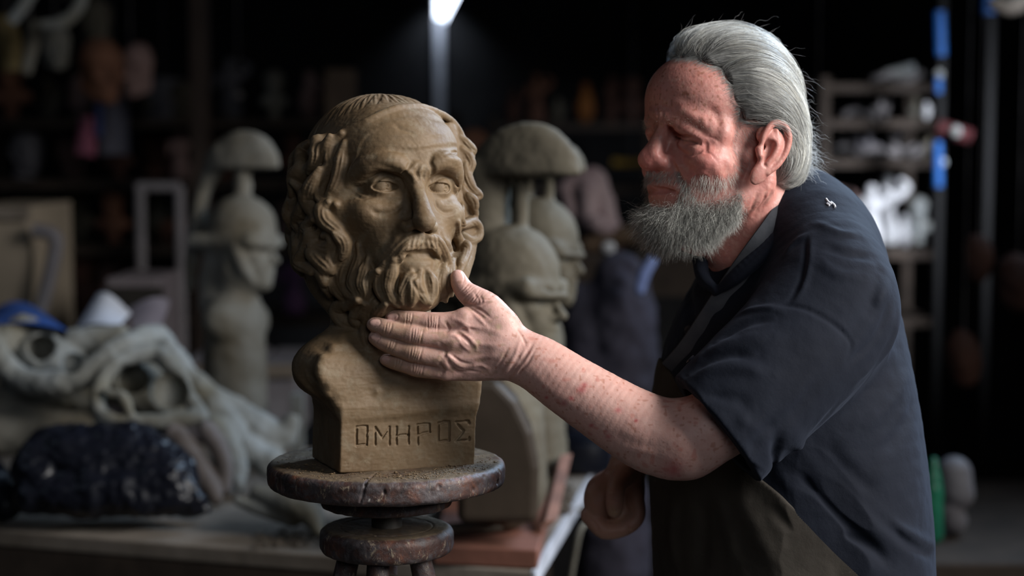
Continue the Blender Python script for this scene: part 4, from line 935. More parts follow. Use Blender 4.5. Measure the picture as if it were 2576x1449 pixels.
# ------------------------------------------------------------------ shirt, collar, apron
def make_clothes(root):
    hq = 4.0/Q
    F_ = Field(np.array([310., -320, -420]), np.array([1160., 900, 760]), hq)
    ax = np.array([.30, 0, -.954]); fl = (ax, .86)
    T = [(1975, 505, 185, 70), (1998, 560, 190, 150), (2010, 640, 195, 205), (1998, 760, 200, 250), (1972, 950, 205, 318), (1978, 1150, 205, 345), (1990, 1340, 205, 352), (2005, 1600, 205, 350)]
    F_.chain([c(*t[:3]) for t in T], [t[3] for t in T], 30, flat=fl)
    F_.chain([c(2052, 610, 60), c(2085, 700, -40), c(2085, 790, -90)], [125, 150, 160], 60)                 # near shoulder
    F_.chain([c(1990, 610, 360), c(1960, 740, 470), c(1900, 900, 480)], [110, 150, 140], 60)      # far shoulder
    F_.chain([c(2085, 780, -90), c(2010, 880, -150), c(1900, 985, -205), c(1800, 1085, -238), c(1730, 1150, -250)], [172, 170, 164, 160, 158], 26, flat=(np.array([0, 0, 1.]), 1.1))
    # cut the sleeve at its hem and hollow it
    d = np.array([-.79, .62, -.08]); d /= np.linalg.norm(d); e1 = np.array([.62, .79, 0.]); e1 -= d*(e1@d); e1 /= np.linalg.norm(e1); e2 = np.cross(d, e1)
    hem = c(1803, 1083, -235)
    F_.box(hem+d*200, (200, 215, 205), np.stack([d, e1, e2], 1), 2, 6, 'sub')
    F_.chain([hem+d*40, hem-d*22, hem-d*40], [126, 114, 56], 4, 'sub', flat=(np.array([0, 0, 1.]), 1.16), n=2)
    Hs = lambda pl: F_.hits(pl)
    R = lambda pl, w_, a_: F_.ridge(Hs(pl), w_*.88, a_*1.3, n=4)
    # hem stitching of the sleeve (two lines), folded edge
    n0 = -d[:2]/np.linalg.norm(d[:2]); 
    for o, a_ in ((26, -4.5), (34, 3)):
        R([(1706+n0[0]*o, 962+n0[1]*o), (1745+n0[0]*o, 1035+n0[1]*o), (1800+n0[0]*o, 1110+n0[1]*o), (1860+n0[0]*o, 1175+n0[1]*o), (1900+n0[0]*o, 1205+n0[1]*o)], 5, a_)
    # armhole and shoulder seams
    R([(2028, 600), (2026, 650), (2014, 705), (1990, 750), (1968, 768)], 6, -7); R([(1968, 768), (2030, 778), (2095, 815), (2140, 862), (2128, 905)], 6, -7)
    R([(2040, 600), (2038, 655), (2026, 710), (2005, 752)], 8, 4)
    for pl, w_, a_ in (([(2235, 640), (2215, 740), (2160, 830), (2080, 930), (1990, 1030), (1935, 1140)], 22, 10), ([(2215, 690), (2180, 800), (2110, 900), (2020, 1010), (1955, 1110), (1930, 1200)], 20, -16),
        ([(2262, 800), (2230, 880), (2160, 960), (2070, 1050)], 18, 9), ([(2250, 850), (2200, 930), (2120, 1010), (2040, 1090)], 15, -8), ([(2240, 760), (2200, 850), (2140, 910)], 12, -6),
        ([(2285, 930), (2240, 1010), (2160, 1080)], 22, 6), ([(2300, 1000), (2270, 1080), (2200, 1150)], 20, -5),
        ([(1985, 1080), (2040, 1160), (2110, 1240), (2200, 1330), (2290, 1400)], 20, 9), ([(1960, 1120), (2030, 1210), (2110, 1300), (2210, 1390)], 18, -10), ([(1960, 1190), (2040, 1280), (2120, 1370), (2200, 1440)], 16, 9),
        ([(2060, 1100), (2130, 1180), (2220, 1250)], 22, -5), ([(2100, 1340), (2180, 1370), (2240, 1420)], 14, -9), ([(2240, 1330), (2290, 1370), (2345, 1400)], 14, -8), ([(2230, 1300), (2290, 1345), (2350, 1372)], 14, 7),
        ([(2060, 660), (2110, 690), (2170, 700)], 16, 6), ([(2070, 620), (2130, 640), (2190, 650)], 14, -5), ([(2050, 560), (2110, 585), (2160, 590)], 12, 5), ([(1975, 640), (2000, 610), (2040, 590)], 10, 5),
        ([(1740, 960), (1800, 930), (1870, 925), (1940, 950)], 18, 7), ([(1730, 940), (1800, 900), (1900, 890)], 16, -7), ([(1770, 900), (1850, 860), (1940, 850)], 20, 6), ([(1800, 860), (1880, 815), (1950, 800)], 14, -7),
        ([(1760, 1010), (1830, 1000), (1900, 1030)], 16, -5), ([(1800, 1060), (1870, 1060), (1930, 1100)], 18, 5), ([(1880, 1140), (1920, 1090), (1960, 1060)], 16, -7), ([(1860, 790), (1920, 775), (1965, 778)], 10, 6),
        ([(1720, 700), (1740, 800), (1730, 900)], 20, -7), ([(1780, 700), (1800, 760), (1790, 820)], 18, 6)):
        R(pl, w_, a_)
    def dsp(V): return 2.0*vnoise(V*np.array([1, .6, 1]), 1/70., 31)+.9*vnoise(V, 1/28., 32)
    # collar lying around the neck and falling open at the throat
    shirt = fieldobj('shirt', F_, NAVY, root, 2, dsp)
    G_ = Field(c(1690, 430, -80)-np.array([20, 20, 20]), c(2110, 800, 420)+np.array([20, 20, 20]), 2.8/Q)
    cl = [c(2052, 500, 300), c(2045, 478, 220), c(2034, 482, 120), c(2004, 530, 40), c(1952, 598, -8), c(1900, 652, -22), c(1846, 700, -20), c(1800, 735, 0)]
    G_.chain(cl, [22, 26, 28, 30, 30, 27, 22, 10], 4, flat=(np.array([.75, .35, .5])/np.linalg.norm([.75, .35, .5]), 1.5))
    G_.chain([c(1800, 730, 0), c(1770, 700, 40), c(1760, 650, 110)], [12, 18, 20], 6)
    G_.ridge(G_.hits([(2010, 498), (1985, 545), (1940, 600), (1890, 650), (1850, 690)]), 3.5, -3.5, n=4)
    fieldobj('collar', G_, NAVY, shirt, 1)
    for (x, y) in ((1732, 830), (1738, 905)):
        p = F_.hit(x, y); Wp = to_world(p); n_ = to_world(p+F_.grad(p))-Wp
        MB().lathe(Wp, [(.0052, 0), (.0056, .001), (.005, .002), (.003, .0016), (.001, .0016)], 20, n_).build('button', BUTTON, shirt, True)
    # white print on the shoulder
    pr = MB()
    for pl in ([(2078, 500), (2084, 508), (2092, 513)], [(2090, 508), (2099, 516), (2101, 522)], [(2080, 512), (2087, 517)]):
        X = F_.hits(pl); pr.tube(to_world(X+F_.grad(X)*.3), .0012, 6, 4)
    pr.build('shoulder_print', simple('white_print', (.75, .76, .8), (.6, .62, .68), bstr=0), shirt, True)
    # apron over the shirt
    A_ = F_.like()
    edge = spline([(1655, 890), (1688, 935), (1730, 1000), (1820, 1110), (1905, 1195), (1960, 1240), (2030, 1310), (2095, 1372), (2165, 1445), (2240, 1530)], 4)
    X = A_.ax[0][:, None, None]; Y = A_.ax[1][None, :, None]; Z = A_.ax[2][None, None, :]
    kk = (FPX+Z)/FPX; ey = (edge[:, 1]-724.5); exx = (edge[:, 0]-1288)
    g = (X/kk - np.interp((Y/kk).ravel(), ey, exx, left=300).reshape((Y/kk).shape))*.7
    D = np.full(A_.D.shape, 0, np.float32); ta = T_only(A_, T, fl) - 7; tb = np.maximum(g, (c(1700, 900, 0)[1]-Y)); D[...] = np.maximum(ta, tb) + np.maximum(9-np.abs(ta-tb), 0)**2/36
    A_.D = D
    for pl, w_, a_ in (([(1700, 1240), (1690, 1340), (1700, 1440)], 22, 7), ([(1760, 1230), (1770, 1340), (1760, 1450)], 24, -7), ([(1850, 1230), (1900, 1330), (1960, 1440)], 24, 7), ([(1800, 1230), (1830, 1330), (1850, 1440)], 22, 6), ([(1930, 1260), (2000, 1340), (2070, 1430)], 16, -7)):
        A_.ridge(A_.hits(pl), w_, a_, n=4)
    ap = fieldobj('apron', A_, APR, root, 2, dsp)
    path = spline([c(2040, 466, 250), c(2022, 462, 140), c(1992, 500, 40), c(1943, 570, -14), c(1893, 638, -30)], 6)
    low = F_.hits([(1852, 700), (1800, 780), (1735, 880), (1690, 930)]); path = np.vstack([path, spline(low+F_.grad(low)*5, 5)[1:]])
    for _ in range(3): path[1:-1] = (path[:-2]+path[2:])*.25+path[1:-1]*.5
    tg = np.gradient(path, axis=0); tg /= np.linalg.norm(tg, axis=1, keepdims=True); oc = c(1930, 620, 170); nn = path-oc; nn -= tg*(nn*tg).sum(1, keepdims=True); nn /= np.linalg.norm(nn, axis=1, keepdims=True)
    sd = np.cross(tg, nn); V = []; Fq = []; cs = [(-29, -1.5), (-27, 2.2), (-10, 3.4), (10, 3.4), (27, 2.2), (29, -1.5), (0, -2.5)]
    for p, s2, n2 in zip(path, sd, nn): V += [p+s2*u_+n2*v_ for u_, v_ in cs]
    q = len(cs)
    for j in range(len(path)-1):
        for i in range(q): Fq.append((j*q+i, j*q+(i+1) % q, (j+1)*q+(i+1) % q, (j+1)*q+i))
    MB().add(to_world(np.array(V)), Fq).build('strap', STRAP, ap, True, sub=1)
def T_only(A_, T, fl):
    B_ = A_.like(); B_.chain([c(*t[:3]) for t in T], [t[3] for t in T], 30, flat=fl); return B_.D
make_clothes(MAN)

# ------------------------------------------------------------------ modelling stand
WOOD, nt, b = mat_new('scuffed_stand_wood')
col = ramp(nt, noise(nt, 26, 6, .7, .8), [(.38, (.04, .03, .03)), (.54, (.09, .045, .036)), (.68, (.20, .075, .042))])
col = mixc(nt, ramp(nt, noise(nt, 48, 6, .75, .3), [(.46, (0,0,0)), (.58, (.8,.8,.8))]), col, (.10, .09, .095))
col = mixc(nt, ramp(nt, noise(nt, 38, 6, .8, 1.2, coord(nt, (1.6, 1.6, .7))), [(.575, (0,0,0)), (.63, (.85,.85,.85))]), col, (.36, .29, .21))
col = mixc(nt, ramp(nt, noise(nt, 16, 5, .7, .5, coord(nt, (2, 2, .8))), [(.66, (0,0,0)), (.69, (.9,.9,.9))]), col, (.50, .48, .45))
g_ = nt.nodes.new('ShaderNodeNewGeometry'); sx = nt.nodes.new('ShaderNodeSeparateXYZ'); nt.links.new(g_.outputs['Normal'], sx.inputs[0])
top = ramp(nt, sx.outputs[2], [(.82, (0,0,0)), (.97, (1,1,1))])
dustc = ramp(nt, noise(nt, 60, 6, .7), [(.35, (.10, .075, .05)), (.7, (.24, .18, .115))])
dm = nt.nodes.new('ShaderNodeMix'); dm.data_type = 'RGBA'; dm.blend_type = 'MULTIPLY'; dm.inputs[0].default_value = 1
nt.links.new(top, dm.inputs[6]); nt.links.new(ramp(nt, noise(nt, 22, 6, .7), [(.3, (.35,.35,.35)), (.6, (1,1,1))]), dm.inputs[7])
col = mixc(nt, dm.outputs[2], col, dustc)
nt.links.new(col, b.inputs['Base Color']); b.inputs['Roughness'].default_value = .48; b.inputs['Specular IOR Level'].default_value = .45
n1 = bump(nt, b, noise(nt, 240, 6, .7), .5, .0012); bump(nt, b, noise(nt, 40, 5, .7, 1), .5, .002, n1)
def cyl(F_, ctr, up, R_, hh, rnd, k=0, mode='add'):
    ctr = np.asarray(ctr, float); up = np.asarray(up, float); e = R_+hh+k+3*F_.h
    g = F_.reg(ctr-e, ctr+e)
    sl, X, Y, Z = g; f = np.float32; X, Y, Z = X-f(ctr[0]), Y-f(ctr[1]), Z-f(ctr[2])
    a = X*f(up[0])+Y*f(up[1])+Z*f(up[2]); r = np.sqrt(np.maximum(X*X+Y*Y+Z*Z-a*a, 0))
    q0, q1 = r-f(R_-rnd), np.abs(a)-f(hh-rnd)
    F_.mix(sl, (np.sqrt(np.maximum(q0, 0)**2+np.maximum(q1, 0)**2)+np.minimum(np.maximum(q0, q1), 0)-rnd).astype(np.float32), k, mode)
def make_stand():
    ZT = 1.1405
    C0 = onz(972, 1158, ZT); ctr = from_world(C0); up = np.array([0, -CP, -SP])
    root = empty('modelling_stand', (C0[0], C0[1], 0)); tag(root, 'paint-spattered wooden modelling stand with round turntable under the large bust', 'stand')
    s_ = (C0[1]/2.0)
    R1 = 302*s_
    F_ = Field(ctr-np.array([R1+12, 100, R1+12]), ctr+np.array([R1+12, 150, R1+12]), 2.4/Q)
    cyl(F_, ctr-up*30, up, R1, 30, 18); cyl(F_, ctr-up*86, up, 168*s_, 28, 12, 4)
    # radial crack
    top_ = [(962, 1182), (938, 1196), (928, 1206), (918, 1222), (914, 1238), (909, 1256), (905, 1268)]
    X = F_.hits(top_); F_.chain(X, [.8, 3.0, 3.6, 3.4, 3.2, 2.4, 1], 1.5, 'sub', n=2)
    r = np.random.default_rng(3)
    for i in range(34):
        a = r.uniform(0, 6.28); p = ctr-up*r.uniform(6, 52)+np.array([math.cos(a)*R1, 0, math.sin(a)*R1]); F_.ell(p, r.uniform(2, 6, 3), None, 6, 'sub')
    fieldobj('turntable_disc', F_, WOOD, root, 1, lambda V: 1.1*vnoise(V, 1/24., 3)+.6*vnoise(V, 1/9., 4)+1.2*vnoise(V, 1/70., 6))
    ctr2 = from_world(C0+np.array([0, 0, -.0745])); s2 = s_*1.0; R2 = 171*s_
    G_ = Field(ctr2-np.array([R2+10, 70, R2+10]), ctr2+np.array([R2+10, 110, R2+10]), 2.4/Q)
    cyl(G_, ctr2-up*33, up, R2, 33, 22)
    ring = [ctr2+np.array([math.cos(t)*118*s_, 0, math.sin(t)*118*s_]) for t in np.linspace(0, 2*math.pi, 49)]; ring = [q-up*((q-ctr2)@up) for q in ring]
    G_.chain(ring, 2.4, 2, 'sub', n=1)
    fieldobj('lower_disc', G_, WOOD, root, 1, lambda V: .9*vnoise(V, 1/22., 3)+.5*vnoise(V, 1/9., 4))
    z2 = ZT-.0745
    MB().lathe((C0[0], C0[1], z2-.004), [(.017, 0), (.0172, .012), (.0165, .03), (.021, .032), (.021, .045)], 32).build('shaft', simple('worn_steel', (.19, .18, .17), (.09, .08, .07), 30, .5, .2, .001, .6), root, True)
    prof = [(.0165, -.35)]
    for i in range(26): zz = -.34+i*.012; prof += [(.0165, zz), (.0195, zz+.005), (.0165, zz+.010)]
    MB().lathe((C0[0], C0[1], z2-.029), prof, 24).build('height_screw', simple('pale_screw_wood', (.30, .26, .2), (.16, .12, .09), 30), root, True)
    for i, a in enumerate((205, 262, 328, 95)):
        t = math.radians(a); dx, dy = math.cos(t), math.sin(t)
        m = MB(); m.tube([(C0[0]+dx*.044, C0[1]+dy*.044, z2-.026), (C0[0]+dx*.17, C0[1]+dy*.17, .55), (C0[0]+dx*.29, C0[1]+dy*.29, 0.012)], [.0125, .017, .015], 10)
        m.build('leg', WOOD, root, True)
    MB().lathe((C0[0], C0[1], .52), [(.15, 0), (.155, .01), (.155, .02), (.15, .03)], 32).build('leg_ring', WOOD, root, True)
    # clay crumbs lying on the turntable
    r = np.random.default_rng(9); m = MB(); n = 0
    while n < 620:
        a = r.choice([r.normal(-1.0, .5), r.uniform(-2.9, 0), r.uniform(0, 6.28)], p=[.5, .3, .2]); q = (R1-20)*U*r.uniform(.45, 1)**.6; x, y = C0[0]+q*math.cos(a), C0[1]+q*math.sin(a)
        if abs((x-C0[0])*.9+(y-C0[1])*.2) < .02 and y > C0[1]: continue
        sz = r.uniform(.0004, .0013)*(2.2 if r.random() < .05 else 1); vs = []
        for d in ((1,0,0),(-1,0,0),(0,1,0),(0,-1,0),(0,0,1),(0,0,-1)): vs.append(np.array([x, y, ZT+sz*.35])+np.array(d)*sz*r.uniform(.6, 1.2)*np.array([1.5, 1, .6]))
        m.add(vs, [(0,2,4),(2,1,4),(1,3,4),(3,0,4),(2,0,5),(1,2,5),(3,1,5),(0,3,5)]); n += 1
    o = m.build('clay_crumbs', CLAY); tag(o, 'dry clay crumbs scattered on the turntable around the bust block', 'clay crumbs', kind='stuff')
make_stand()

# ------------------------------------------------------------------ room shell
DARKW = simple('sooty_wall', (.020, .020, .021), (.010, .010, .011), 3, .95, .5, .01)
FLOORM = simple('dusty_concrete', (.085, .078, .07), (.05, .046, .042), 4, .9, .4, .004)
TIMBER = simple('dark_timber', (.055, .04, .03), (.03, .022, .017), 12, .8)
def slab(name, lo, hi, mat):
    lo, hi = np.array(lo, float), np.array(hi, float); o = MB().box((lo+hi)/2, (hi-lo)/2).build(name, mat); return tag(o, kind='structure')
X0, X1, Y0, Y1, ZC = -4.2, 2.8, -1.6, 7.2, 3.7
slab('floor', (X0-.2, Y0-.2, -.1), (X1+.2, Y1+.2, 0), FLOORM)
slab('ceiling', (X0-.2, Y0-.2, ZC), (X1+.2, Y1+.2, ZC+.1), DARKW)
slab('wall_left', (X0-.2, Y0, 0), (X0, Y1, ZC), DARKW)
slab('wall_front', (X0, Y0-.2, 0), (X1, Y0, ZC), DARKW)
gp = lambda x, y: P(x, y, Y1)
# back wall with a ragged bright gap high up
wb = MB()
gx0, gx1, gz0 = gp(1092, 0)[0], gp(1200, 0)[0], gp(1100, 62)[2]; gz1 = gz0+.28
for a, b_ in (((X0, Y1, 0), (gx0, Y1+.2, ZC)), ((gx1, Y1, 0), (X1, Y1+.2, ZC)), ((gx0, Y1, 0), (gx1, Y1+.2, gz0)), ((gx0, Y1, gz1), (gx1, Y1+.2, ZC))):
    a, b_ = np.array(a, float), np.array(b_, float); wb.box((a+b_)/2, (b_-a)/2)
wb.prism([(gx0+.035, Y1, gz0), (gx1, Y1, gz0), (gx1, Y1, gz1-.02)], (0, .2, 0))
tag(wb.build('wall_back', DARKW), kind='structure')
SKYM, nt, b = mat_new('daylight_outside'); b.inputs['Emission Color'].default_value = (.72, .82, 1, 1); b.inputs['Emission Strength'].default_value = 7; b.inputs['Base Color'].default_value = (0,0,0,1)
tag(MB().box(((gx0+gx1)/2, Y1+.19, (gz0+gz1)/2), ((gx1-gx0)/2, .004, (gz1-gz0)/2)).build('window_1', SKYM), kind='structure')
# right wall with the open doorway that lights the man
wr = MB()
for a, b_ in (((X1, Y0, 0), (X1+.2, -.2, ZC)), ((X1, 1.9, 0), (X1+.2, Y1, ZC)), ((X1, -.2, 2.95), (X1+.2, 1.9, ZC))):
    a, b_ = np.array(a, float), np.array(b_, float); wr.box((a+b_)/2, (b_-a)/2)
tag(wr.build('wall_right', DARKW), kind='structure')
tag(MB().box((X1+.02, -.24, 1.47), (.06, .05, 1.47)).box((X1+.02, 1.94, 1.47), (.06, .05, 1.47)).box((X1+.02, .85, 3.0), (.06, 1.14, .05)).build('trim_1', TIMBER), kind='structure')
# pale board added to show the streak of light below the gap
bx = gp(1106, 60); PALE = simple('pale_painted_board', (.5, .52, .58), (.35, .36, .4), 8)
o = MB().box((bx[0], Y1-.03, bx[2]-.28), (.018, .02, .3)).build('light_streak_board', PALE, bevel=.003); tag(o, 'narrow pale board standing in for the streak of light below the bright gap', 'board')
l = area_light('gap_daylight', (bx[0]+.01, Y1-.12, bx[2]+.12), (bx[0], Y1-.03, bx[2]-.25), .05, .35, (.75, .85, 1)); l.data.spread = math.radians(100)

# ------------------------------------------------------------------ workbench and what stands on it
PLASTER = simple('old_plaster', (.21, .21, .19), (.11, .095, .068), 7, .8, .4, .003)
PLASTERW = simple('pale_plaster', (.29, .32, .335), (.16, .15, .115), 6, .75, .4, .003)
GREYCLAY = simple('dry_grey_clay', (.125, .112, .083), (.088, .076, .055), 8, .75, .3, .002)
TERRA = simple('terracotta', (.26, .12, .07), (.13, .06, .04), 9, .8, .3, .003)
DARKT = simple('dark_terracotta', (.10, .045, .03), (.05, .025, .02), 9, .8, .3, .003)
ROSE = simple('dusty_rose_plaster', (.36, .24, .22), (.2, .13, .12), 9, .8, .3, .003)
GREYM = simple('grey_painted_metal', (.17, .165, .18), (.11, .10, .11), 9, .6, .2, .002)
BOARD = simple('dusty_board', (.24, .21, .18), (.12, .10, .08), 6, .85, .4, .003)
REDW = simple('reddish_wood', (.20, .085, .06), (.11, .05, .035), 10, .7, .3, .002)
BLUEP = simple('blue_card', (.035, .10, .36), (.03, .08, .28), 6, .6, 0)
PAPER = simple('white_paper', (.62, .68, .80), (.55, .6, .72), 6, .7, 0)
GREYP = simple('grey_paper', (.26, .25, .30), (.2, .19, .24), 6, .7, 0)
BAGM, nt, b = mat_new('black_plastic'); b.inputs['Base Color'].default_value = (.006, .007, .012, 1); b.inputs['Roughness'].default_value = .36; b.inputs['Specular IOR Level'].default_value = .3; bump(nt, b, noise(nt, 7, 2, .5, .6), .3, .012)
STEEL = simple('dull_steel', (.30, .28, .28), (.13, .12, .12), 14, .45, .2, .002, .5)
WHITEF = simple('white_glazed_plaster', (.85, .86, .88), (.6, .6, .62), 9, .5, .2, .002)
BLUEM = simple('blue_enamel', (.01, .09, .32), (.008, .06, .2), 6, .5, 0)
def px3(x, y, w): return c(x, y, w)
def cc(F_, pts, k=6, mode='add', flat=None, n=5):
    """chain from (x, y, w, radius in pixels)"""
    F_.chain([c(p[0], p[1], p[2]) for p in pts], [p[3]*(FPX+p[2])/FPX for p in pts], k, mode, flat, n)
def zone(x0, y0, x1, y1, w0, w1, h):
    pts = np.array([c(x, y, w) for x in (x0, x1) for y in (y0, y1) for w in (w0, w1)]); return Field(pts.min(0), pts.max(0), h/Q)
BZ = .86
fl_, fr_ = onz(-420, 1300, BZ), onz(1336, 1438, BZ); rb_, lb_ = onz(1488, 1186, BZ), np.array([-2.9, 4.35, BZ])
bench = empty('workbench', ((fl_[0]+fr_[0])/2, 3.3, 0)); tag(bench, 'long dusty workbench running behind the modelling stand, covered with moulds and clay', 'workbench')
out = [fl_, fr_, rb_, np.array([rb_[0]-.06, 3.55, BZ]), np.array([-2.9, 4.2, BZ])]
MB().prism([p-np.array([0, 0, .028]) for p in out], (0, 0, .028)).build('bench_top', BOARD, bench, bevel=.004)
ed = (fr_-fl_)/np.linalg.norm(fr_-fl_); nr = np.array([ed[1], -ed[0], 0])
MB().prism([fl_-(0, 0, .115), fr_-ed*.05-(0, 0, .115), fr_-ed*.05-(0, 0, .03), fl_-(0, 0, .03)], -nr*.03).build('front_rail', TIMBER, bench)
e2_ = (rb_-fr_)/np.linalg.norm(rb_-fr_)
MB().prism([fr_+(.0, .0, .001), rb_+(0, 0, .001), rb_+(0, 0, -.026), fr_+(0, 0, -.026)], (.006, -.002, 0)).build('edge_strip', PALE, bench)
for i, (x, y) in enumerate(((-1.9, 3.05), (-.6, 2.88), (-.06, 2.78), (.04, 3.45), (-2.4, 3.9))):
    MB().box((x, y, .416), (.035, .035, .416)).build('leg', TIMBER, bench)
# --- clay helmet bust, nearer one
def helmet_bust(name, label, mat, x, y, s_, w0, yaw, bench_y, crest, h, neck_to, extra=None, roll=0):
    """x, y: helmet dome centre in pixels; s_: pixels per centimetre"""
    k = (FPX+w0)/FPX; fr = Frame(c(x, y, w0), s_*k, yaw=yaw, pitch=0, roll=roll); kk = fr.k
    z0, z1 = to_world(fr((0, -2.5, 0)))[2], to_world(fr((0, -2.5, -40)))[2]; neck_to = -40*(z0-BZ-9*kk*U*.99-.031)/(z0-z1)
    E = lambda p, r, k2=.8, mode='add': F_.ell(fr(p), np.array(r)*kk, fr.M, k2*kk, mode)
    pts = np.array([fr(p) for p in [(a, b_, d) for a in (-12, 12) for b_ in (-20, 15) for d in (min(-34, neck_to-10), 32)]])
    F_ = Field(pts.min(0), pts.max(0), h/Q)
    f2 = Frame(fr((0, 0, -5.2)), kk, yaw, 0, roll)
    head_base(F_, f2, nose=1.05, ear=False, neck=False, face_len=.95)
    E((0, -.6, -.6), (8.6, 10.0, 9.4), .3)                      # bowl
    F_.box(fr((0, -2.0, -3.6)), np.array((8.9, 10.4, 2.0))*kk, fr.M, 1.8*kk, 1.2*kk)
    F_.chain([fr(p) for p in ((-8.4, 1, -4.6), (-6.2, 7.4, -4.9), (0, 10.6, -5.0), (6.2, 7.4, -4.9), (8.4, 1, -4.6))], .8*kk, .5*kk)
    F_.chain([fr((0, -6, -8)), fr((0, -8.5, -14)), fr((0, -8, -20))], np.array([5, 4.2, 5])*kk, 3*kk)      # neck guard and hair
    F_.chain([fr((0, -1, -14)), fr((0, -2, -20)), fr((0, -2.5, -26)), fr((0, -2.5, neck_to))], np.array([5.6, 5.8, 8.0, 9.0])*kk, 3*kk)
    F_.chain([fr((-7, -2, -25)), fr((7, -2, -25))], np.array([5.2, 5.2])*kk, 3*kk)
    for s2 in (-1, 1): F_.chain([fr((s2*7.4, 2.8, -6)), fr((s2*6.2, 4.6, -11)), fr((s2*4.0, 5.6, -14.5))], np.array([1.6, 1.5, .9])*kk, .6*kk)
    for pl, rr in crest: F_.chain([fr(p) for p in pl], np.array(rr)*kk, 1.2*kk, flat=(fr.M[:, 0], 1.0))
    if extra: extra(F_, fr, kk)
    base = to_world(fr((0, -2.5, neck_to))); root = empty(name, (base[0], base[1], BZ)); tag(root, label, 'bust')
    fieldobj('helmeted_figure', F_, mat, root, 2, lambda V: h*.35*vnoise(V, 1/50., 3)+h*.2*vnoise(V, 1/18., 4))
    return root, fr
def crest(zc, half, hgt, cut, cols, tail, fc=1.5, wd=4.4):
    def f(F_, fr, kk):
        T_ = F_.like(); T_.ell(fr((0, fc, zc)), np.array((wd, half, hgt))*kk, fr.M, 0); T_.ell(fr((0, fc-half*.3, zc-.2)), np.array((wd, half*.82, hgt*.82))*kk, fr.M, 2*kk)
        T_.box(fr((0, fc, cut-10)), np.array((30, 30, 10))*kk, fr.M, 1, .8*kk, 'sub')
        for i in range(9):
            a = -.9+i*.22; T_.ridge([fr((wd*1.0, fc+half*a*.35, cut+.5)), fr((wd*.9, fc+half*a*.7, zc)), fr((wd*.5, fc+half*a*.9, zc+hgt*.6))], .35*kk, -.3*kk)
        hh = np.maximum(.8*kk-np.abs(F_.D-T_.D), 0)/(.8*kk); F_.D = (np.minimum(F_.D, T_.D)-hh*hh*.2*kk).astype(np.float32)
        for (y_, r_) in cols: F_.chain([fr((0, y_, 7)), fr((0, y_, cut+1))], r_*kk, .6*kk)
        F_.chain([fr(p) for p in tail], np.array([2.6]+[2.2]*(len(tail)-2)+[1.5])*kk, 1*kk)
    return f
ra, fa = helmet_bust('clay_helmet_bust', 'grey clay bust in a crested helmet close behind the bearded bust, nearer of the two', GREYCLAY, 1290, 678, 13.0, 1750, 62, 0, [], 8, -40, crest(18.2, 11.3, 10.2, 17.8, [(1.8, 1.5), (-5.5, 4.4)], [(0, -7, 18), (0, -11, 11), (0, -14, -2), (0, -14, -12), (0, -12.5, -22)], 3.2))
rb2, fb = helmet_bust('clay_helmet_bust', 'grey clay helmeted bust looking right, farther and to the right of the crested one', GREYCLAY, 1356, 590, 10.6, 2350, 68, 0,
    [], 9, -46, crest(14.6, 9.2, 8.2, 14.2, [(2.5, 1.4), (-4, 2.6)], [(0, -8, 13), (0, -11, 6), (0, -12.5, -4), (0, -12, -16)], 2.6))
# curved slab-like base of the nearer one
sl_ = MB(); o_ = [(1150, 1318), (1150, 1010), (1195, 955), (1250, 958), (1300, 1010), (1338, 1090), (1356, 1180), (1352, 1318)]
sl_.prism([P(x, y, 2.62) for x, y in o_], (0, .16, 0)); sl_.build('curved_base', simple('brown_wet_clay', (.045, .033, .024), (.028, .021, .015), 6, .45, .3, .002), ra, bevel=.012)
# plaster helmet bust on the left
rc, fc_ = helmet_bust('plaster_helmet_bust', 'white plaster bust in a tall crested helmet facing right, left of the bearded bust', PLASTER, 610, 572, 9.4, 3300, 66, 0, [], 10, -40, crest(15.8, 11.2, 10.2, 15.4, [(0, 2.4)], [(0, -7, 17), (0, -11.5, 12), (0, -14, 3), (0, -15.6, -6), (0, -17, -16)], .4, 4.0))
# --- boards and tools under the clay busts
def on_board(name, label, cat, pts, z, th, mat, d=None):
    Wp = [onz(x, y, z) for x, y in pts]; o = MB().prism([p+(0, 0, -th) for p in Wp], (0, 0, th)).build(name, mat, bevel=.003); return tag(o, label, cat)
on_board('wooden_board', 'reddish brown board lying under the nearer clay helmet bust', 'board', [(1090, 1372), (1352, 1384), (1402, 1215), (1130, 1215)], BZ+.03, .029, REDW)
pl_ = MB(); a_, b2_ = P(1352, 1330, 2.72), P(1392, 1188, 2.95); pl_.prism([a_, b2_, b2_+(.012, 0, .03), a_+(.012, 0, .012)], (.02, .014, 0))
tag(pl_.build('wooden_batten', simple('dusty_pink_wood', (.23, .12, .09), (.13, .07, .055), 14, .8), bevel=.002), 'slanting pinkish batten leaning on the base of the clay helmet busts', 'batten')
tp = [onz(1118, 1330, BZ+.045), onz(1190, 1326, BZ+.045), onz(1262, 1322, BZ+.045)]
t_ = empty('modelling_tool', tp[1]); tag(t_, 'pale-handled modelling tool lying on the reddish board', 'tool')
MB().tube(tp, [.008, .009, .0095, .007], 10).build('handle', PLASTER, t_, True); MB().tube([tp[0]+(-.07, 0, 0), tp[0]], [.0015, .004], 8).build('blade', STEEL, t_, True)
r_ = np.random.default_rng(12)
m_ = MB()
for i in range(150):
    p = onz(r_.uniform(1405, 1440), r_.uniform(1215, 1290), BZ+.005) if i % 2 else onz(r_.uniform(640, 900), r_.uniform(1330, 1375), BZ+.005); s_ = r_.uniform(.003, .009)
    m_.add([p+np.array(d)*s_*r_.uniform(.6, 1.2) for d in ((1,0,0),(-1,0,0),(0,1,0),(0,-1,0),(0,0,.8),(0,0,-.3))], [(0,2,4),(2,1,4),(1,3,4),(3,0,4),(2,0,5),(1,2,5),(3,1,5),(0,3,5)])
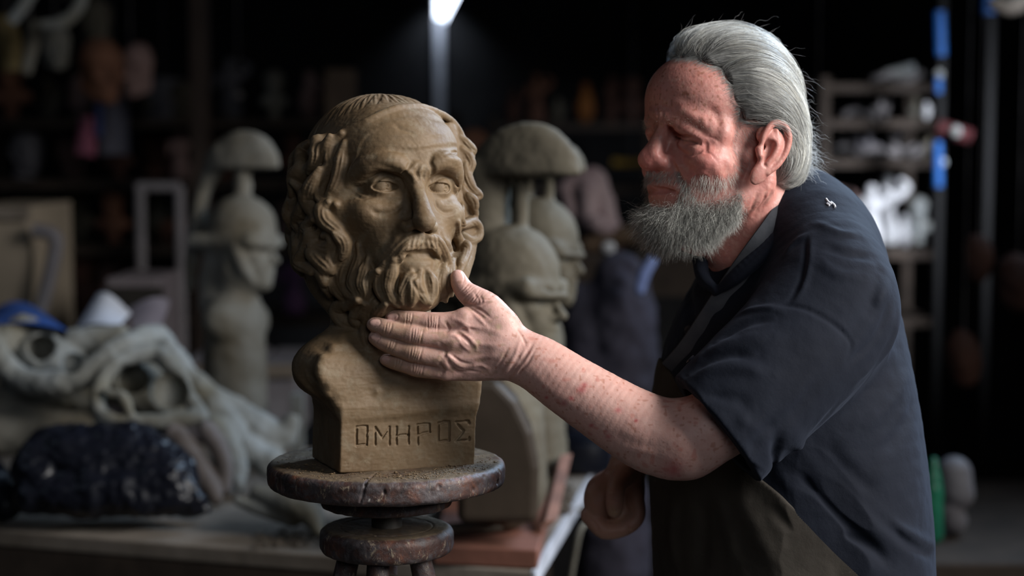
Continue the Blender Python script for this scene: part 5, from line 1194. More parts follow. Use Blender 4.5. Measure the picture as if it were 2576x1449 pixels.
tag(m_.build('clay_scraps', simple('dark_clay_scraps', (.09, .07, .05), rough=.8)), 'brown clay scraps scattered over the workbench', 'clay scraps', kind='stuff')
# string hanging off the bench end
st_ = onz(1470, 1285, BZ); tag(MB().tube([st_+(-.012, 0, .004), st_+(.012, -.01, -.01), P(1462, 1330, 3.0), P(1446, 1400, 3.0), P(1432, 1480, 3.0)], .0042, 8).build('string', PLASTER, smooth=True), 'pale string hanging down from the end of the workbench', 'string')
# --- plaster moulds on the left of the bench
def lump(name, label, cat, chains, x0, y0, x1, y1, w0, w1, mat, h=9, k=8, amp=3, subs=()):
    F_ = zone(x0, y0, x1, y1, w0, w1, h)
    for ch in chains: cc(F_, ch, k)
    for ch in subs: cc(F_, ch, 6, 'sub')
    o = fieldobj(name, F_, mat, None, 2, lambda V: amp*vnoise(V, 1/60., 5)+amp*.5*vnoise(V, 1/22., 6)); return tag(o, label, cat)
W = 2700
lump('plaster_mould', 'curved pale plaster mould sweeping up, topmost of the heap at far left', 'mould',
     [[(-40, 830, W, 30), (0, 900, W-100, 30), (60, 955, W-150, 32), (150, 962, W-200, 34), (240, 925, W-200, 34), (320, 870, W-150, 34), (400, 838, W, 26)], [(60, 960, W, 40), (200, 990, W, 44), (330, 960, W, 40), (400, 900, W, 30)], [(190, 860, W+60, 34), (300, 850, W+60, 34)], [(100, 890, W+20, 60), (180, 930, W, 50)], [(20, 860, W+20, 46), (60, 850, W+100, 60)]], -90, 760, 460, 1080, W-500, W+300, PLASTERW, amp=7, subs=[[(100, 872, W-260, 30), (108, 876, W+40, 34)], [(176, 918, W-300, 20), (185, 915, W-40, 28)], [(270, 880, W-260, 14), (350, 850, W-200, 12)]])
lump('plaster_mould', 'ring-shaped plaster mould with a dark hollow, below the curved one', 'mould',
     [[(262, 1052, W-300, 18), (244, 1010, W-300, 20), (262, 950, W-250, 22), (310, 900, W-200, 24), (390, 890, W-150, 26), (440, 930, W-200, 24), (470, 990, W-250, 22), (505, 1045, W-300, 22)], [(262, 1050, W-320, 18), (330, 1062, W-340, 20), (420, 1058, W-340, 22), (505, 1048, W-320, 22)], [(330, 970, W-40, 66), (430, 1000, W-40, 62)], [(268, 985, W-330, 12), (310, 1000, W-340, 14), (330, 1050, W-350, 12)]], 200, 850, 570, 1110, W-600, W+300, PLASTERW, amp=6, subs=[[(330, 950, W-400, 30), (335, 955, W-80, 36)], [(425, 985, W-420, 44), (430, 985, W-80, 46)], [(290, 1030, W-420, 14), (300, 1030, W-200, 16)]])
lump('plaster_mould', 'pale blue-white plaster slope running down to the right behind the black bag', 'mould',
     [[(410, 850, W+100, 24), (452, 930, W+50, 36), (520, 1010, W, 40), (590, 1090, W-60, 36)], [(520, 1000, W+100, 40), (620, 1070, W+60, 50), (700, 1100, W+60, 40), (735, 1060, W+60, 22)], [(540, 1080, W-100, 40), (590, 1160, W-150, 36), (600, 1220, W-200, 18)], [(620, 1130, W, 44), (680, 1160, W, 40)]], 360, 800, 800, 1270, W-500, W+400, PLASTERW, amp=9)
lump('plaster_mould', 'squat brown-stained plaster mould block under the curved mould at the far left', 'mould',
     [[(-40, 1000, W+100, 60), (80, 1010, W+100, 66), (200, 1040, W+80, 60)], [(-20, 1090, W, 60), (200, 1090, W, 50)]], -100, 900, 300, 1200, W-200, W+500, PLASTER)
lump('plaster_fragment', 'crumpled pale plaster fragment with a pointed corner lying left of the stand', 'plaster fragment',
     [[(650, 1240, 2000, 22), (720, 1265, 1950, 34), (780, 1290, 1900, 34), (800, 1335, 1850, 14)], [(600, 1262, 2000, 14), (660, 1280, 1980, 20), (740, 1310, 1930, 18)], [(700, 1230, 2050, 26), (800, 1245, 2000, 30)]], 560, 1180, 860, 1380, 1600, 2300, PLASTERW, 8)
lump('folded_cloth', 'greyish stained cloth stuffed between the black bag and the plaster slope', 'cloth',
     [[(440, 1090, 2350, 30), (480, 1150, 2300, 34), (520, 1210, 2250, 30), (545, 1255, 2200, 16)], [(520, 1080, 2350, 24), (560, 1150, 2300, 24), (570, 1230, 2250, 16)]], 380, 1030, 620, 1300, 1900, 2700, simple('stained_cloth', (.22, .2, .2), (.12, .10, .09), 12, .9), 8, 8, 4)
bg = lump('plastic_bag', 'glossy black plastic bag over a lump of clay at the lower left of the bench', 'bag',
     [[(90, 1180, 2100, 64), (150, 1150, 2150, 84), (230, 1170, 2150, 96), (330, 1150, 2150, 88), (410, 1200, 2100, 80), (470, 1260, 2050, 34)], [(80, 1250, 2050, 44), (250, 1240, 2050, 64), (440, 1250, 2050, 48), (520, 1280, 2050, 16)]], 0, 1020, 580, 1330, 1500, 2600, BAGM, 8, 30, 12)
lump('plastic_bag', 'small black plastic bag cut by the left edge of the photo, beside the larger bag', 'bag',
     [[(-60, 1180, 2300, 60), (-20, 1230, 2250, 60), (20, 1270, 2200, 40)]], -160, 1080, 100, 1330, 1900, 2700, BAGM, 9, 20, 9)
# sheets of paper
def sheet(name, label, pts, mat, bend=.02, cat='paper'):
    a, b_, c_, d = [np.asarray(p) for p in pts]; m = MB(); n = 8; V = []; nn = np.cross(b_-a, d-a); nn /= np.linalg.norm(nn)
    for s2 in (0, .0012):
        for i in range(n+1):
            for j in range(n+1):
                u_, v_ = i/n, j/n; V.append((a*(1-u_)+b_*u_)*(1-v_)+(d*(1-u_)+c_*u_)*v_ + nn*(bend*math.sin(u_*3.1)*(.5+.5*v_)+s2))
    F = []; q = (n+1)**2
    for i in range(n):
        for j in range(n):
            e = i*(n+1)+j; F += [(e, e+1, e+n+2, e+n+1), (q+e, q+e+n+1, q+e+n+2, q+e+1)]
    for i in range(n):
        for e, f in ((i, i+1), (n*(n+1)+i+1, n*(n+1)+i)): F.append((e, f, q+f, q+e))
        for e, f in (((i+1)*(n+1), i*(n+1)), (i*(n+1)+n, (i+1)*(n+1)+n)): F.append((e, f, q+f, q+e))
    o = m.add(V, F).build(name, mat, smooth=True); return tag(o, label, cat)
sheet('paper_sheet', 'bright bluish white sheet of paper standing up on the plaster moulds', [P(188, 832, 3.3), P(298, 822, 3.25), P(330, 790, 3.4), P(246, 738, 3.45)], PAPER, .02)
sheet('paper_sheet', 'grey sheet leaning to the right of the bright white sheet', [P(340, 850, 3.3), P(396, 852, 3.35), P(428, 756, 3.5), P(322, 778, 3.45)], GREYP, .015)
sheet('blue_folder', 'blue folder lying on top of the moulds at the far left', [P(-40, 822, 3.2), P(170, 834, 3.15), P(100, 782, 3.5), P(-30, 788, 3.55)], BLUEP, .02, 'folder')
# crates and box-like things behind the moulds
def crate(label, x0, x1, y0, y1, Y, dep, mat, cat='crate', name='crate', frame=True):
    a, b_ = P(x0, y1, Y), P(x1, y0, Y); z0, z1 = BZ+.0005, b_[2]; root = empty(name, ((a[0]+b_[0])/2, Y+dep/2, z0)); tag(root, label, cat)
    MB().box(((a[0]+b_[0])/2, Y+dep/2, (z0+z1)/2), ((b_[0]-a[0])/2, dep/2, (z1-z0)/2)).build('panel', mat, root, bevel=.004)
    if frame:
        t = .014
        MB().box(((a[0]+b_[0])/2, Y-.006, z1-t), ((b_[0]-a[0])/2+.004, .008, t)).build('top_rail', BOARD, root, bevel=.002)
    return root
crate('left grey crate with a pale top rail standing behind the plaster slope', 455, 640, 915, 1060, 3.75, .3, GREYM)
crate('right grey crate beside the dark gap, behind the shoulder of the bearded bust', 655, 745, 915, 1060, 3.75, .3, GREYM)
o = MB().box((P(748, 1020, 3.4)[0], 3.4, BZ+.0765), (.012, .012, .076)).build('pale_batten', PLASTERW, bevel=.002); tag(o, 'short upright pale batten just left of the bearded bust', 'batten')
crate('pale box-shaped monitor-like case with a dark opening behind the white sheet', 268, 398, 700, 800, 3.9, .25, simple('grey_plastic', (.17, .15, .16), (.13, .11, .12), 8, .6, 0), 'case', 'open_case', False)
tag(MB().box(P(340, 755, 3.885), (.06, .012, .028)).build('dark_slot', simple('dark_slot', (.02, .018, .015), bstr=0)), 'dark slot panel set in the pale box-shaped case', 'panel')
crate('tall cream cabinet cut by the left edge of the photo', -90, 70, 520, 830, 4.0, .4, simple('cream_paint', (.30, .25, .19), (.2, .17, .13), 4, .7), 'cabinet', 'cabinet')
tag(MB().tube([P(84, 580, 3.97), P(118, 585, 3.97), P(142, 610, 3.97), P(118, 720, 3.97), P(98, 790, 3.97)], .016, 8).build('bent_pipe', GREYM, smooth=True), 'bent grey pipe beside the cream cabinet', 'pipe')
# easel-like white frame
ef = empty('easel_frame', P(400, 690, 4.6)*(1, 1, 0)); tag(ef, 'tall thin white easel frame standing left of the plaster helmet bust', 'frame')
for i, (a, b_) in enumerate((((352, 460), (352, 700)), ((352, 470), (455, 470)), ((452, 470), (452, 640)))):
    q0, q1 = P(*a, 4.6), P(*b_, 4.6)
    if i != 1: q1 = np.array([q0[0], 4.6, .001])
    MB().tube([q0, q1], .013, 8, 1).build('bar', simple('offwhite_paint', (.30, .28, .30), (.2, .19, .2), 9) if i == 0 else bpy.data.materials['offwhite_paint'], ef)
# post from floor to ceiling and beams
pp = P(506, 400, 5.0); o = MB().box((pp[0], 5.0, ZC/2), (.023, .04, ZC/2-.001)).build('timber_post', simple('brown_timber', (.085, .062, .05), (.05, .036, .03), 5, .85), bevel=.004); tag(o, 'slim brown timber post rising behind the plaster helmet bust', 'post')
# ------------------------------------------------------------------ shelves and figures far behind
def shelf(label, x0, x1, ys, Y, dep, side=True):
    a = P(x0, 500, Y)[0]; b_ = P(x1, 500, Y)[0]; root = empty('shelf_unit', ((a+b_)/2, Y+dep/2, 0)); tag(root, label, 'shelf'); zs = [P(500, y, Y)[2] for y in ys]
    for z in zs: MB().box(((a+b_)/2, Y+dep/2, z-.012), ((b_-a)/2, dep/2, .012)).build('shelf_board', TIMBER, root)
    for x in (a-.012, b_+.012):
        for y in (Y+.015, Y+dep-.015): MB().box((x, y, (max(zs)+.02)/2), (.012, .015, (max(zs)+.02)/2)).build('post', TIMBER, root)
    return zs
SL = shelf('dark wooden shelves with rows of figures along the back of the left side', -80, 1130, (300, 455, 620, 800), 5.3, .42)
SR = shelf('dark wooden shelves behind the man, right side of the photo', 2085, 2350, (210, 300, 400, 630, 800), 4.9, .4)
SM = shelf('dark wooden shelves far back between the helmet busts and the man', 1250, 1640, (310, 470, 640), 6.2, .4)
PROTO = {}
def proto(kind):
    if kind in PROTO: return PROTO[kind]
    h = .006/U; F_ = Field(np.array([-300., -620, -260]), np.array([300., 40, 260]), h)
    S = lambda pts, rr, k=20, **kw: F_.chain([(p[0], -p[1], p[2]) for p in pts], rr, k, **kw)
    if kind == 'head':
        fr = Frame((0, -270, 0), 20, yaw=35); head_base(F_, fr, ear=True); S([(0, 0, 0), (0, 60, 0)], [90, 80]); F_.ell((0, -350, 20), (165, 130, 190), None, 20)
    elif kind == 'bust':
        fr = Frame((0, -420, 0), 15, yaw=-30); head_base(F_, fr, ear=False); S([(0, 20, 0), (0, 60, 0), (0, 160, 0)], [80, 60, 90]); S([(-130, 190, 0), (130, 190, 0)], [75, 75]); S([(0, 200, 0), (0, 320, 0)], [80, 60]); F_.ell((0, -480, 10), (125, 100, 140), None, 20)
    elif kind == 'torso':
        S([(0, 30, 0), (0, 150, 10), (0, 300, 0), (0, 400, 0)], [80, 95, 70, 100]); S([(-110, 420, 0), (110, 420, 0)], [50, 50]); S([(0, 430, 0), (0, 560, 0)], [40, 55]); S([(120, 420, 0), (200, 500, 10), (130, 570, 0)], [38, 30, 22]); S([(-120, 410, 0), (-150, 300, -20)], [38, 26]); S([(-50, 0, 0), (-55, 120, 0)], [50, 60]); S([(60, 0, 0), (60, 120, 0)], [50, 60])
    elif kind == 'mask':
        fr = Frame((0, -300, 60), 22, yaw=10); head_base(F_, fr, ear=False, neck=False); F_.box((0, -300, 300), (280, 320, 220), None, 5, 8, 'sub')
    elif kind == 'jug':
        S([(0, 60, 0), (0, 170, 0), (0, 300, 0), (0, 400, 0)], [80, 130, 90, 50]); S([(0, 400, 0), (0, 460, 0)], [50, 70], 10); S([(70, 400, 0), (170, 360, 0), (130, 230, 0)], [20, 22, 20], 8)
    elif kind == 'rider':
        S([(-160, 180, 0), (0, 200, 0), (140, 190, 0)], [75, 70, 80]); S([(140, 220, 0), (200, 330, 0), (250, 330, 0)], [55, 40, 30]); S([(0, 230, 0), (0, 380, 0)], [55, 60]); S([(0, 440, 0), (0, 450, 0)], [50, 50])
        for x in (-180, -110, 110, 170): S([(x, 170, 30 if x % 20 else -30), (x+8, 10, 30 if x % 20 else -30)], [36, 20], 12)
    V, Fq = F_.mesh(1); V = V*U*np.array([1, -1, 1]); W_ = np.stack([V[:, 0], V[:, 2], V[:, 1]-V[:, 1].min()], 1)
    a, b_, c_ = W_[Fq[:, 0]], W_[Fq[:, 1]], W_[Fq[:, 2]]
    if (a*np.cross(b_, c_)).sum() < 0: Fq = Fq[:, ::-1]
    PROTO[kind] = (W_, Fq); return PROTO[kind]
MESHC = {}
def figure(kind, name, mat, loc, s_, rz, label, cat='figure', group=None):
    key = (kind, mat.name)
    W_, Fq = proto(kind)
    if key not in MESHC:
        o = npmesh(name, W_, Fq, mat); MESHC[key] = o.data
    else: o = bpy.data.objects.new(name, MESHC[key]); C.objects.link(o)
    o.location = tuple(map(float, loc)); o.scale = (s_, s_, s_); o.rotation_euler = (0, 0, rz); return tag(o, label, cat, group)
def cap(zs, row, kind, s_, gap_px=None):
    hgt = proto(kind)[0][:, 2].max(); top = (zs[row-1]-.024-zs[row]) if row > 0 else 9
    return min(s_, (top-.004)/hgt)
def on_shelf(px, z, Y): return np.array([(px-1288)/FPX*(Y*CP+ (CAMZ-z)*SP), Y, z+.0005])
names = {'head': 'sculpted_head', 'bust': 'small_bust', 'torso': 'statuette', 'mask': 'mask', 'jug': 'jug', 'rider': 'horse_statuette'}
left = [ # px, shelf row, kind, material, size, rot, label
 (30, 0, 'bust', TERRA, .75, .3, 'dark small bust at the left end of the upper left shelf'), (120, 0, 'jug', PLASTER, .6, 0, 'dusty jug third from the left on the upper left shelf'), (205, 0, 'bust', ROSE, .55, -.4, 'pinkish small bust on the upper left shelf under the hanging masks'), (385, 0, 'jug', GREYCLAY, .6, 0, 'small grey jug on the upper left shelf'),
 (465, 0, 'head', GREYCLAY, .55, .5, 'small grey head on the upper shelf left of the timber post'), (580, 0, 'torso', GREYM, .75, 0, 'grey statuette right of the timber post, upper left shelf'), (690, 0, 'bust', PLASTER, .6, .8, 'pale dusty bust on the upper shelf above the plaster helmet bust'), (780, 0, 'jug', ROSE, .7, 0, 'rose jug on the upper shelf left of the bearded bust'),
 (70, 1, 'head', GREYM, .9, .2, 'grey head on the second left shelf'), (180, 1, 'head', ROSE, 1.0, -.6, 'rose plaster head on the second left shelf'), (300, 1, 'bust', DARKT, .8, .4, 'dark brown bust on the second left shelf'), (400, 1, 'head', DARKT, .95, .9, 'dark brown head on the second left shelf near the timber post'), (455, 1, 'torso', ROSE, .7, .3, 'rose statuette beside the dark brown head'), (560, 1, 'torso', TERRA, .8, .3, 'terracotta statuette behind the helmet crest'), (740, 1, 'bust', DARKT, .8, .3, 'dark bust just left of the bearded bust, second shelf'),
 (200, 2, 'bust', GREYCLAY, .8, .2, 'grey clay bust on the third left shelf'), (285, 2, 'bust', TERRA, 1.0, .2, 'large terracotta bust on the third left shelf'), (400, 2, 'jug', PLASTER, .7, 0, 'pale jug seen through the white easel frame'), (455, 2, 'rider', DARKT, .7, .3, 'dark horse statuette behind the white easel frame'), (730, 2, 'torso', ROSE, .6, .3, 'small rose statuette left of the bearded bust on the third shelf'),
 (215, 3, 'bust', DARKT, .95, 0, 'dark bust on the fourth left shelf'), (270, 3, 'torso', ROSE, 1.0, 0, 'pinkish statuette on the fourth left shelf'), (740, 3, 'torso', simple('violet_paint', (.14, .07, .16), (.08, .04, .1), 9, .7, 0), .8, .2, 'violet statuette just left of the bearded bust'),
 (860, 0, 'torso', TERRA, .5, .2, 'small terracotta statuette hidden behind the bearded bust head')]
for i_, (x, row, kd, mt, s_, rz, lb) in enumerate(left): figure(kd, names[kd], mt, on_shelf(x, SL[row], 5.42+.2*(i_ % 2)), cap(SL, row, kd, s_*.9), rz, lb)
bxw = on_shelf(856, SL[0], 5.35); tag(MB().box(bxw+(0, .06, .075), (.045, .05, .074)).build('wooden_box', simple('light_box_wood', (.30, .21, .14), (.2, .14, .1), 9), bevel=.003), 'upright light brown box on the shelf above the bearded bust left temple', 'box')
hb_ = P(1190, 300, 4.6); figure('head', 'sculpted_head', TERRA, (hb_[0], 4.6, hb_[2]-.17), .62, 2.8, 'bald terracotta head looming behind the right side of the bearded bust', 'figure')
tag(MB().box((hb_[0], 4.62, (hb_[2]-.17)/2), (.05, .05, (hb_[2]-.172)/2)).build('plinth', TIMBER), 'tall dark plinth under the bald terracotta head', 'plinth')
for x, kd, mt, s_, rz, lb in ((1290, 'jug', DARKT, .5, 0, 'dark jug on the far middle shelf'), (1350, 'torso', TERRA, .62, .2, 'terracotta statuette on the far middle shelf'), (1402, 'jug', GREYCLAY, .38, 0, 'grey jug on the far middle shelf'), (1472, 'jug', simple('orange_glaze', (.34, .13, .03), (.2, .07, .02), 9), .6, 1, 'orange jug on the far middle shelf'), (1538, 'torso', DARKT, .6, 1, 'dark statuette on the far middle shelf'), (1590, 'bust', DARKT, .6, 0, 'dark bust on the far middle shelf behind the man brow')):
    figure(kd, names[kd], mt, on_shelf(x, SM[0], 6.4), s_, rz, lb)
# hanging masks and plaster casts, upper left
def hang(kind, x, y, Y, s_, mat, rz, lb, dz): p = P(x, y, Y); return figure(kind, names[kind], mat, (p[0], Y, p[2]-dz), s_, rz, lb, 'mask')
hang('mask', 258, 145, 4.9, .8, TERRA, .5, 'brown mask hanging at the upper left, left of its paler neighbour', .13)
hang('mask', 340, 150, 5.0, .68, ROSE, -.6, 'smaller pinkish mask hanging right of the brown mask', .11)
hang('mask', 240, 30, 5.1, .6, GREYCLAY, 0, 'grey mask hanging above the brown mask', .1)
hang('mask', 140, 95, 4.9, .55, PLASTER, .2, 'pale lacy mask under the white branches', .09)
for (lb, pl, rr, mt) in (('white curved branch-like cast reaching to the top edge, right one', [P(105, 62, 4.4), P(150, 60, 4.4), P(190, 30, 4.4), P(215, -25, 4.4)], [.012, .018, .016, .014], PLASTERW),
        ('white curved branch-like cast reaching to the top edge, left one', [P(28, 55, 4.4), P(55, 20, 4.4), P(85, -25, 4.4)], [.014, .016, .014], PLASTERW),
        ('ochre hanging plaster panel under the white branches', [P(10, 40, 4.62), P(20, 110, 4.62), P(28, 180, 4.62)], [.03, .035, .03], simple('ochre_plaster', (.22, .17, .08), (.11, .08, .03), 9)),
        ('pale plaster strip hanging right of the ochre panel', [P(90, 50, 4.5), P(80, 110, 4.5), P(65, 185, 4.5)], [.016, .02, .014], PLASTER)):
    o = MB().tube(pl, rr, 10).build('plaster_cast', mt, smooth=True); tag(o, lb, 'cast')
sheet('hanging_rag', 'pink and blue patterned rag hanging at the back on the left', [P(190, 390, 5.2), P(240, 395, 5.2), P(245, 300, 5.25), P(200, 300, 5.25)], simple('pink_cloth', (.42, .13, .20), (.2, .1, .14), 6, .9), .02, 'cloth')
sheet('hanging_rag', 'blue strip of cloth hanging beside the pink rag', [P(240, 345, 5.2), P(258, 345, 5.2), P(258, 265, 5.25), P(238, 265, 5.25)], simple('blue_cloth', (.07, .10, .26), (.05, .07, .18), 6, .9), .01, 'cloth')
sheet('hanging_rag', 'large dim grey sheet hanging behind the masks', [P(250, 390, 5.25), P(325, 390, 5.25), P(322, 220, 5.28), P(262, 220, 5.28)], GREYP, .03, 'cloth')
sheet('hanging_rag', 'dim grey cloth hanging left of the timber post', [P(370, 300, 5.6), P(460, 300, 5.6), P(462, 200, 5.6), P(372, 190, 5.6)], GREYM, .03, 'cloth')
tag(MB().lathe(P(600, 240, 5.0)-(0, 0, .012), [(.001, 0), (.010, .003), (.0135, .012), (.010, .021), (.001, .024)], 20).build('highlight_ball', STEEL, smooth=True), 'small ball standing in for a blurred highlight above the plaster helmet bust', 'ball')  # out-of-focus highlight modelled as a small added ball
# between the busts and the man
lump('carved_relief', 'pale pink carved plaster relief leaning behind the helmet busts, left of the beard', 'relief',
     [[(1425, 480, 4800, 20), (1450, 450, 4800, 24), (1500, 450, 4800, 26), (1520, 510, 4800, 26), (1550, 610, 4750, 24)], [(1420, 470, 4800, 18), (1440, 540, 4800, 16)], [(1480, 470, 4750, 22), (1480, 560, 4750, 20)], [(1500, 560, 4700, 22), (1545, 600, 4700, 24)]], 1380, 400, 1600, 650, 4500, 5050, simple('rose_white_plaster', (.55, .42, .42), (.22, .14, .15), 7, .8), 12, 10, 8)
tag(MB().lathe(np.array([(1531-1288)/FPX*4.0, 4.0, 1.2405]), [(.001, 0), (.012, .003), (.0165, .014), (.012, .025), (.001, .028)], 20).build('plaster_ball', WHITEF, smooth=True), 'small pale ball in front of the pink relief', 'ball')
REL = [o for o in C.objects if o.name.startswith('carved_relief')][0]
lump('draped_figure', 'dark figure draped in dull violet cloth behind the man chest', 'draped figure',
     [[(1470, 760, 3700, 50), (1480, 860, 3680, 70), (1500, 960, 3680, 80)], [(1560, 690, 3700, 60), (1560, 800, 3680, 90), (1560, 960, 3680, 100)], [(1470, 960, 3660, 60), (1480, 1100, 3660, 70), (1540, 1250, 3660, 90), (1540, 1500, 3660, 95), (1540, 1640, 3660, 100)], [(1590, 940, 3660, 60), (1600, 1100, 3660, 60)]], 1380, 600, 1720, 1690, 3350, 4050, simple('violet_dark_cloth', (.045, .042, .062), (.025, .024, .036), 5, .9), 16, 30, 12)
lump('crumpled_cloth', 'light blue crumpled cloth lying against the man collar', 'cloth', [[(1610, 730, 3420, 12), (1620, 690, 3420, 16), (1640, 655, 3420, 14)]], 1580, 620, 1680, 760, 3250, 3600, simple('light_blue_cloth', (.25, .33, .62), (.15, .2, .42), 9, .9), 6, 6, 4)
lump('cloth_heap', 'ochre-brown heap behind the beard and above the draped figure', 'cloth', [[(1470, 622, 4700, 22), (1540, 600, 4700, 26), (1600, 596, 4700, 26), (1660, 616, 4700, 22)]], 1420, 560, 1720, 700, 4450, 5000, simple('brown_heap', (.14, .09, .055), (.06, .04, .03), 9), 12, 10, 8)
tag(MB().tube([P(1540, 408, 6.19), P(1590, 410, 6.19), P(1640, 404, 6.19)], .012, 8).build('ochre_bar', simple('ochre_paint', (.36, .22, .03), (.2, .12, .02), 9), smooth=True), 'ochre bar far behind the tip of the man nose', 'bar')
tag(MB().tube([np.array([.03, 3.5, BZ+.0125]), np.array([.07, 3.49, BZ+.0125]), np.array([.11, 3.48, BZ+.0125])], .012, 8).build('pale_bar', PLASTERW, smooth=True), 'pale bar lying on the bench behind the forearm', 'bar')
tp_ = onz(1462, 1187, BZ); tub = empty('black_tub', tp_); tag(tub, 'round black tub on the back right corner of the workbench, behind the hanging fist', 'tub')
MB().lathe(tp_+(0, 0, .0005), [(.04, 0), (.056, .008), (.06, .03), (.056, .06), (.045, .066)], 28).build('tub_body', BAGM, tub, True)
MB().lathe(tp_+(0, 0, .066), [(.045, 0), (.047, .004), (.03, .012), (.01, .014)], 28).build('tub_lid', BAGM, tub, True)
cb = empty('tall_cabinet', (.27, 4.2, 0)); tag(cb, 'dark tall cabinet carrying the pink relief, between the helmet busts and the man', 'cabinet')
MB().box((.27, 4.2, .62), (.34, .25, .62)).build('carcass', TIMBER, cb, bevel=.005)
for x in (.10, .44): MB().box((x, 3.945, .6), (.155, .008, .55)).build('door', DARKW, cb, bevel=.003)
# ------------------------------------------------------------------ right background
for i_, (x, row, kd, mt, s_, rz, lb) in enumerate((
    (2190, 3, 'torso', WHITEF, .62, .1, 'bright white statuette with raised arm on the lit shelf behind the man shoulder'), (2228, 3, 'torso', WHITEF, .7, 0, 'tallest bright white statuette on the lit shelf behind the man shoulder'), (2276, 3, 'jug', WHITEF, .38, 0, 'small white jug beside the bright statuettes'), (2308, 3, 'bust', PLASTERW, .5, .3, 'cream bust at the right end of the lit shelf'), (2112, 3, 'torso', ROSE, .6, .4, 'rose-tinted statuette left of the bright white ones'),
    (2120, 2, 'rider', STEEL, .45, .2, 'grey horse statuette at the left of the third right shelf'), (2185, 2, 'rider', GREYM, .5, 2.8, 'dull horse statuette mid third right shelf'), (2250, 2, 'torso', STEEL, .4, .4, 'metal grey statuette on the third right shelf'), (2310, 2, 'rider', GREYCLAY, .5, .1, 'clay horse statuette at the right of the third right shelf'),
    (2150, 1, 'jug', GREYM, .4, 0, 'grey jug on the second right shelf'), (2215, 1, 'rider', STEEL, .42, .5, 'steel-grey horse statuette on the second right shelf'), (2300, 1, 'bust', PLASTER, .42, .5, 'pale bust on the second right shelf'), (2330, 1, 'jug', WHITEF, .2, .5, 'tiny white jug on the second right shelf'))):
    figure(kd, names[kd], mt, on_shelf(x, SR[row], 5.02+.17*(i_ % 2)), cap(SR, row, kd, s_), rz, lb)
p1, p2 = P(2225, 215, 5.0), P(2300, 185, 5.0); dz_ = SR[0]+.0195-p1[2]; p1 = p1+(0, 0, dz_); p2 = p2+(0, 0, dz_*.6); tag(MB().tube([p1, p2], .019, 10, 1).build('plaster_roll', PLASTERW, smooth=True), 'pale roll lying slanted on the upper right shelves', 'roll')
for i, (x, y, x2, y2, r) in enumerate(((2120, 290, 2215, 288, .010), (2150, 392, 2300, 390, .012), (2190, 200, 2320, 200, .010), (2230, 392, 2325, 394, .012))):
    rw = (1, 2, 0, 2)[i]; yy = (4.95, 4.95, 4.94, 4.92)[i]; zz = SR[rw]+r+.0005; xa, xb = P(x, y, yy)[0], P(x2, y2, yy)[0]
    tag(MB().tube([(xa, yy, zz), (xa*.65+xb*.35, yy+.02, zz+.012), (xa*.3+xb*.7, yy-.01, zz), (xb, yy, zz+.02)], r, 8).build('twisted_metal_bar', STEEL, smooth=True), ['twisted dull metal bar at the upper left of the tangle on the right shelves', 'longest twisted metal bar across the tangle on the right shelves', 'short twisted metal bar above the tangle on the right shelves', 'lowest twisted metal bar of the tangle on the right shelves'][i], 'metal bar', 'metal bars on the right shelves')
for a, b_, r, lb in (((2362, 28), (2366, 140), .015, 'bright blue upright strip high on the right'), ((2486, -20), (2486, 36), .018, 'blue strip at the top right corner'), ((2360, 195), (2360, 235), .010, 'dim blue strip below the bright blue one'), ((2358, 355), (2360, 470), .012, 'dark blue upright strip beside the shelf end')):
    tag(MB().tube([P(*a, 4.63), P(*b_, 4.63)], r, 10, 1).build('blue_strip', BLUEM, smooth=True), lb, 'strip')
tag(MB().tube([P(2355, 320, 4.62), P(2440, 345, 4.62)], .022, 10, 1).build('red_bar', simple('red_paint', (.06, .01, .012), (.04, .008, .008), 9), smooth=True), 'dark red bar right of the shelves', 'bar')
for x, y, Yk, r, lb in ((2404, 331, 4.588, .016, 'white knob on the dark red bar'), (2370, 408, 4.635, .012, 'small grey knob below the white knob'), (2362, 187, 4.63, .013, 'white knob at the right end of the upper shelf')):
    p = P(x, y, Yk); tag(MB().lathe(p-(0, 0, r), [(.001, 0), (r*.7, r*.3), (r, r), (r*.7, r*1.7), (.001, 2*r)], 18).build('knob', PLASTERW, smooth=True), lb, 'knob')
lump('tan_bundle', 'tan bundle hanging at the top right corner', 'bundle', [[(2500, 10, 4800, 16), (2540, 20, 4800, 22), (2580, 0, 4800, 22)]], 2460, -40, 2640, 70, 4600, 5000, BOARD, 10)
BLACKP = simple('blackened_steel', (.004, .004, .0045), (.003, .003, .003), 9, .8, 0)
rp = P(2364, 300, 4.66)[0]; tag(MB().box((rp, 4.66, ZC/2), (.009, .02, ZC/2-.0005)).build('rack_post', BLACKP), 'dark upright post at the right end of the right shelves, carrying the blue strips', 'post')
rp2 = P(2486, 300, 4.66)[0]; tag(MB().box((rp2, 4.66, ZC/2), (.009, .02, ZC/2-.0005)).build('rack_post', BLACKP), 'dark upright post behind the blue strip at the top right corner', 'post')
lump('green_bottle', 'green glass bottle shape low behind the man back', 'bottle', [[(2348, 1160, 3000, 12), (2345, 1230, 3000, 26), (2345, 1344, 3000, 28)]], 2300, 1120, 2400, 1390, 2850, 3150, simple('green_glass', (.02, .16, .09), (.01, .08, .05), 9, .3, 0), 6)
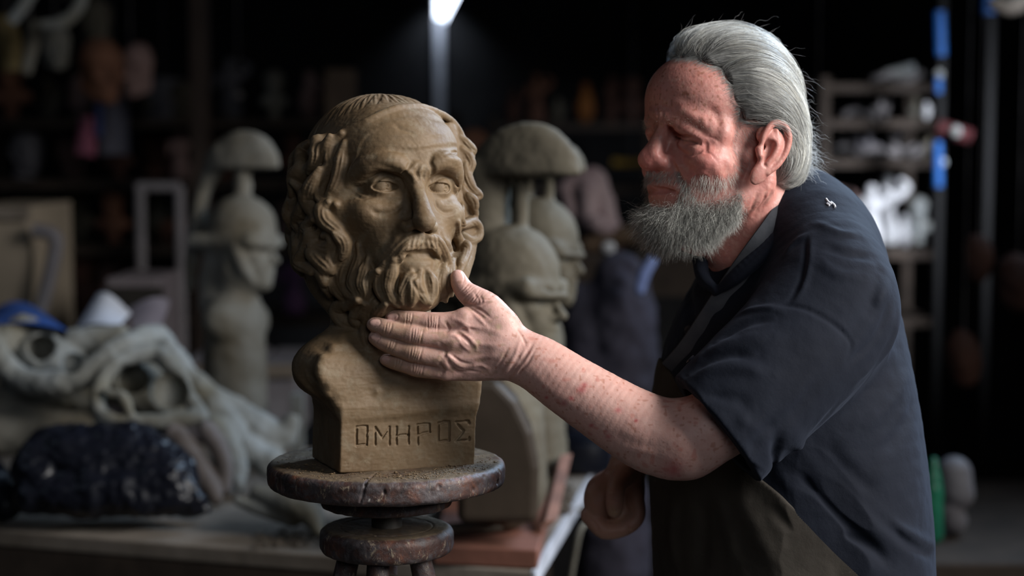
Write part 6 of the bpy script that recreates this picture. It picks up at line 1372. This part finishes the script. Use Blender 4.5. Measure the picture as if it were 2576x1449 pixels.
lump('pale_bucket', 'pale round bucket low behind the man back, right of the green bottle', 'bucket', [[(2400, 1190, 3300, 44), (2405, 1240, 3300, 46)], [(2390, 1280, 3300, 34), (2400, 1312, 3300, 34)]], 2320, 1110, 2480, 1360, 3050, 3600, GREYM, 10)
ff_ = MB().box((1.31, 3.6, .365), (.69, .4, .365)).build('low_chest', TIMBER, bevel=.01); tag(ff_, 'dark low chest behind the man back holding the bucket', 'chest')
for x, y, rr, lb in ((2560, 700, 56, 'dim brown bundle at the right edge'), (2460, 640, 36, 'dim brown bundle beside the right edge one'), (2425, 890, 46, 'dim brown sack low at the right')):
    lump('hanging_bundle', lb, 'bundle', [[(x-10, y-40, 4300, rr*.5), (x, y, 4300, rr), (x+6, y+50, 4300, rr*.7)]], x-110, y-140, x+110, y+150, 4000, 4600, DARKT, 14, 10, 10)
# daylight from a window further back on the right, falling on the lit shelf
area_light('rear_window_daylight', (1.75, 3.3, 1.9), (1.0, 5.05, 1.28), .4, 3.2, (.85, .9, 1), .5, math.radians(30))
pb = P(2056, 458, 4.3); tag(MB().lathe(pb-(0, 0, .018), [(.001, 0), (.013, .005), (.018, .018), (.013, .031), (.001, .036)], 18).build('highlight_ball', WHITEF, smooth=True), 'white ball standing in for a blurred bright spot behind the man nape', 'ball')  # bright bokeh spot put in as a white ball
for o in list(C.objects):
    kd_ = o.name.split('.')[0]
    if kd_ in ('mask', 'hanging_rag', 'highlight_ball', 'hanging_bundle', 'tan_bundle', 'plaster_cast', 'ochre_bar', 'light_wire') and o.type == 'MESH' and o.parent is None:
        bpy.context.view_layer.update(); bb = [o.matrix_world @ Vector(q) for q in o.bound_box]; cx_ = sum(q.x for q in bb)/8; cy_ = sum(q.y for q in bb)/8; zt = max(q.z for q in bb); zb = min(q.z for q in bb)
        if zt > ZC-.01: continue
        wv = MB().tube([(cx_, cy_, zt-.5*min(.06, zt-zb)), (cx_, cy_, ZC-.0005)], .0012, 6, 1).build('wire', STEEL)
        wv.parent = o; wv.matrix_parent_inverse = o.matrix_world.inverted()
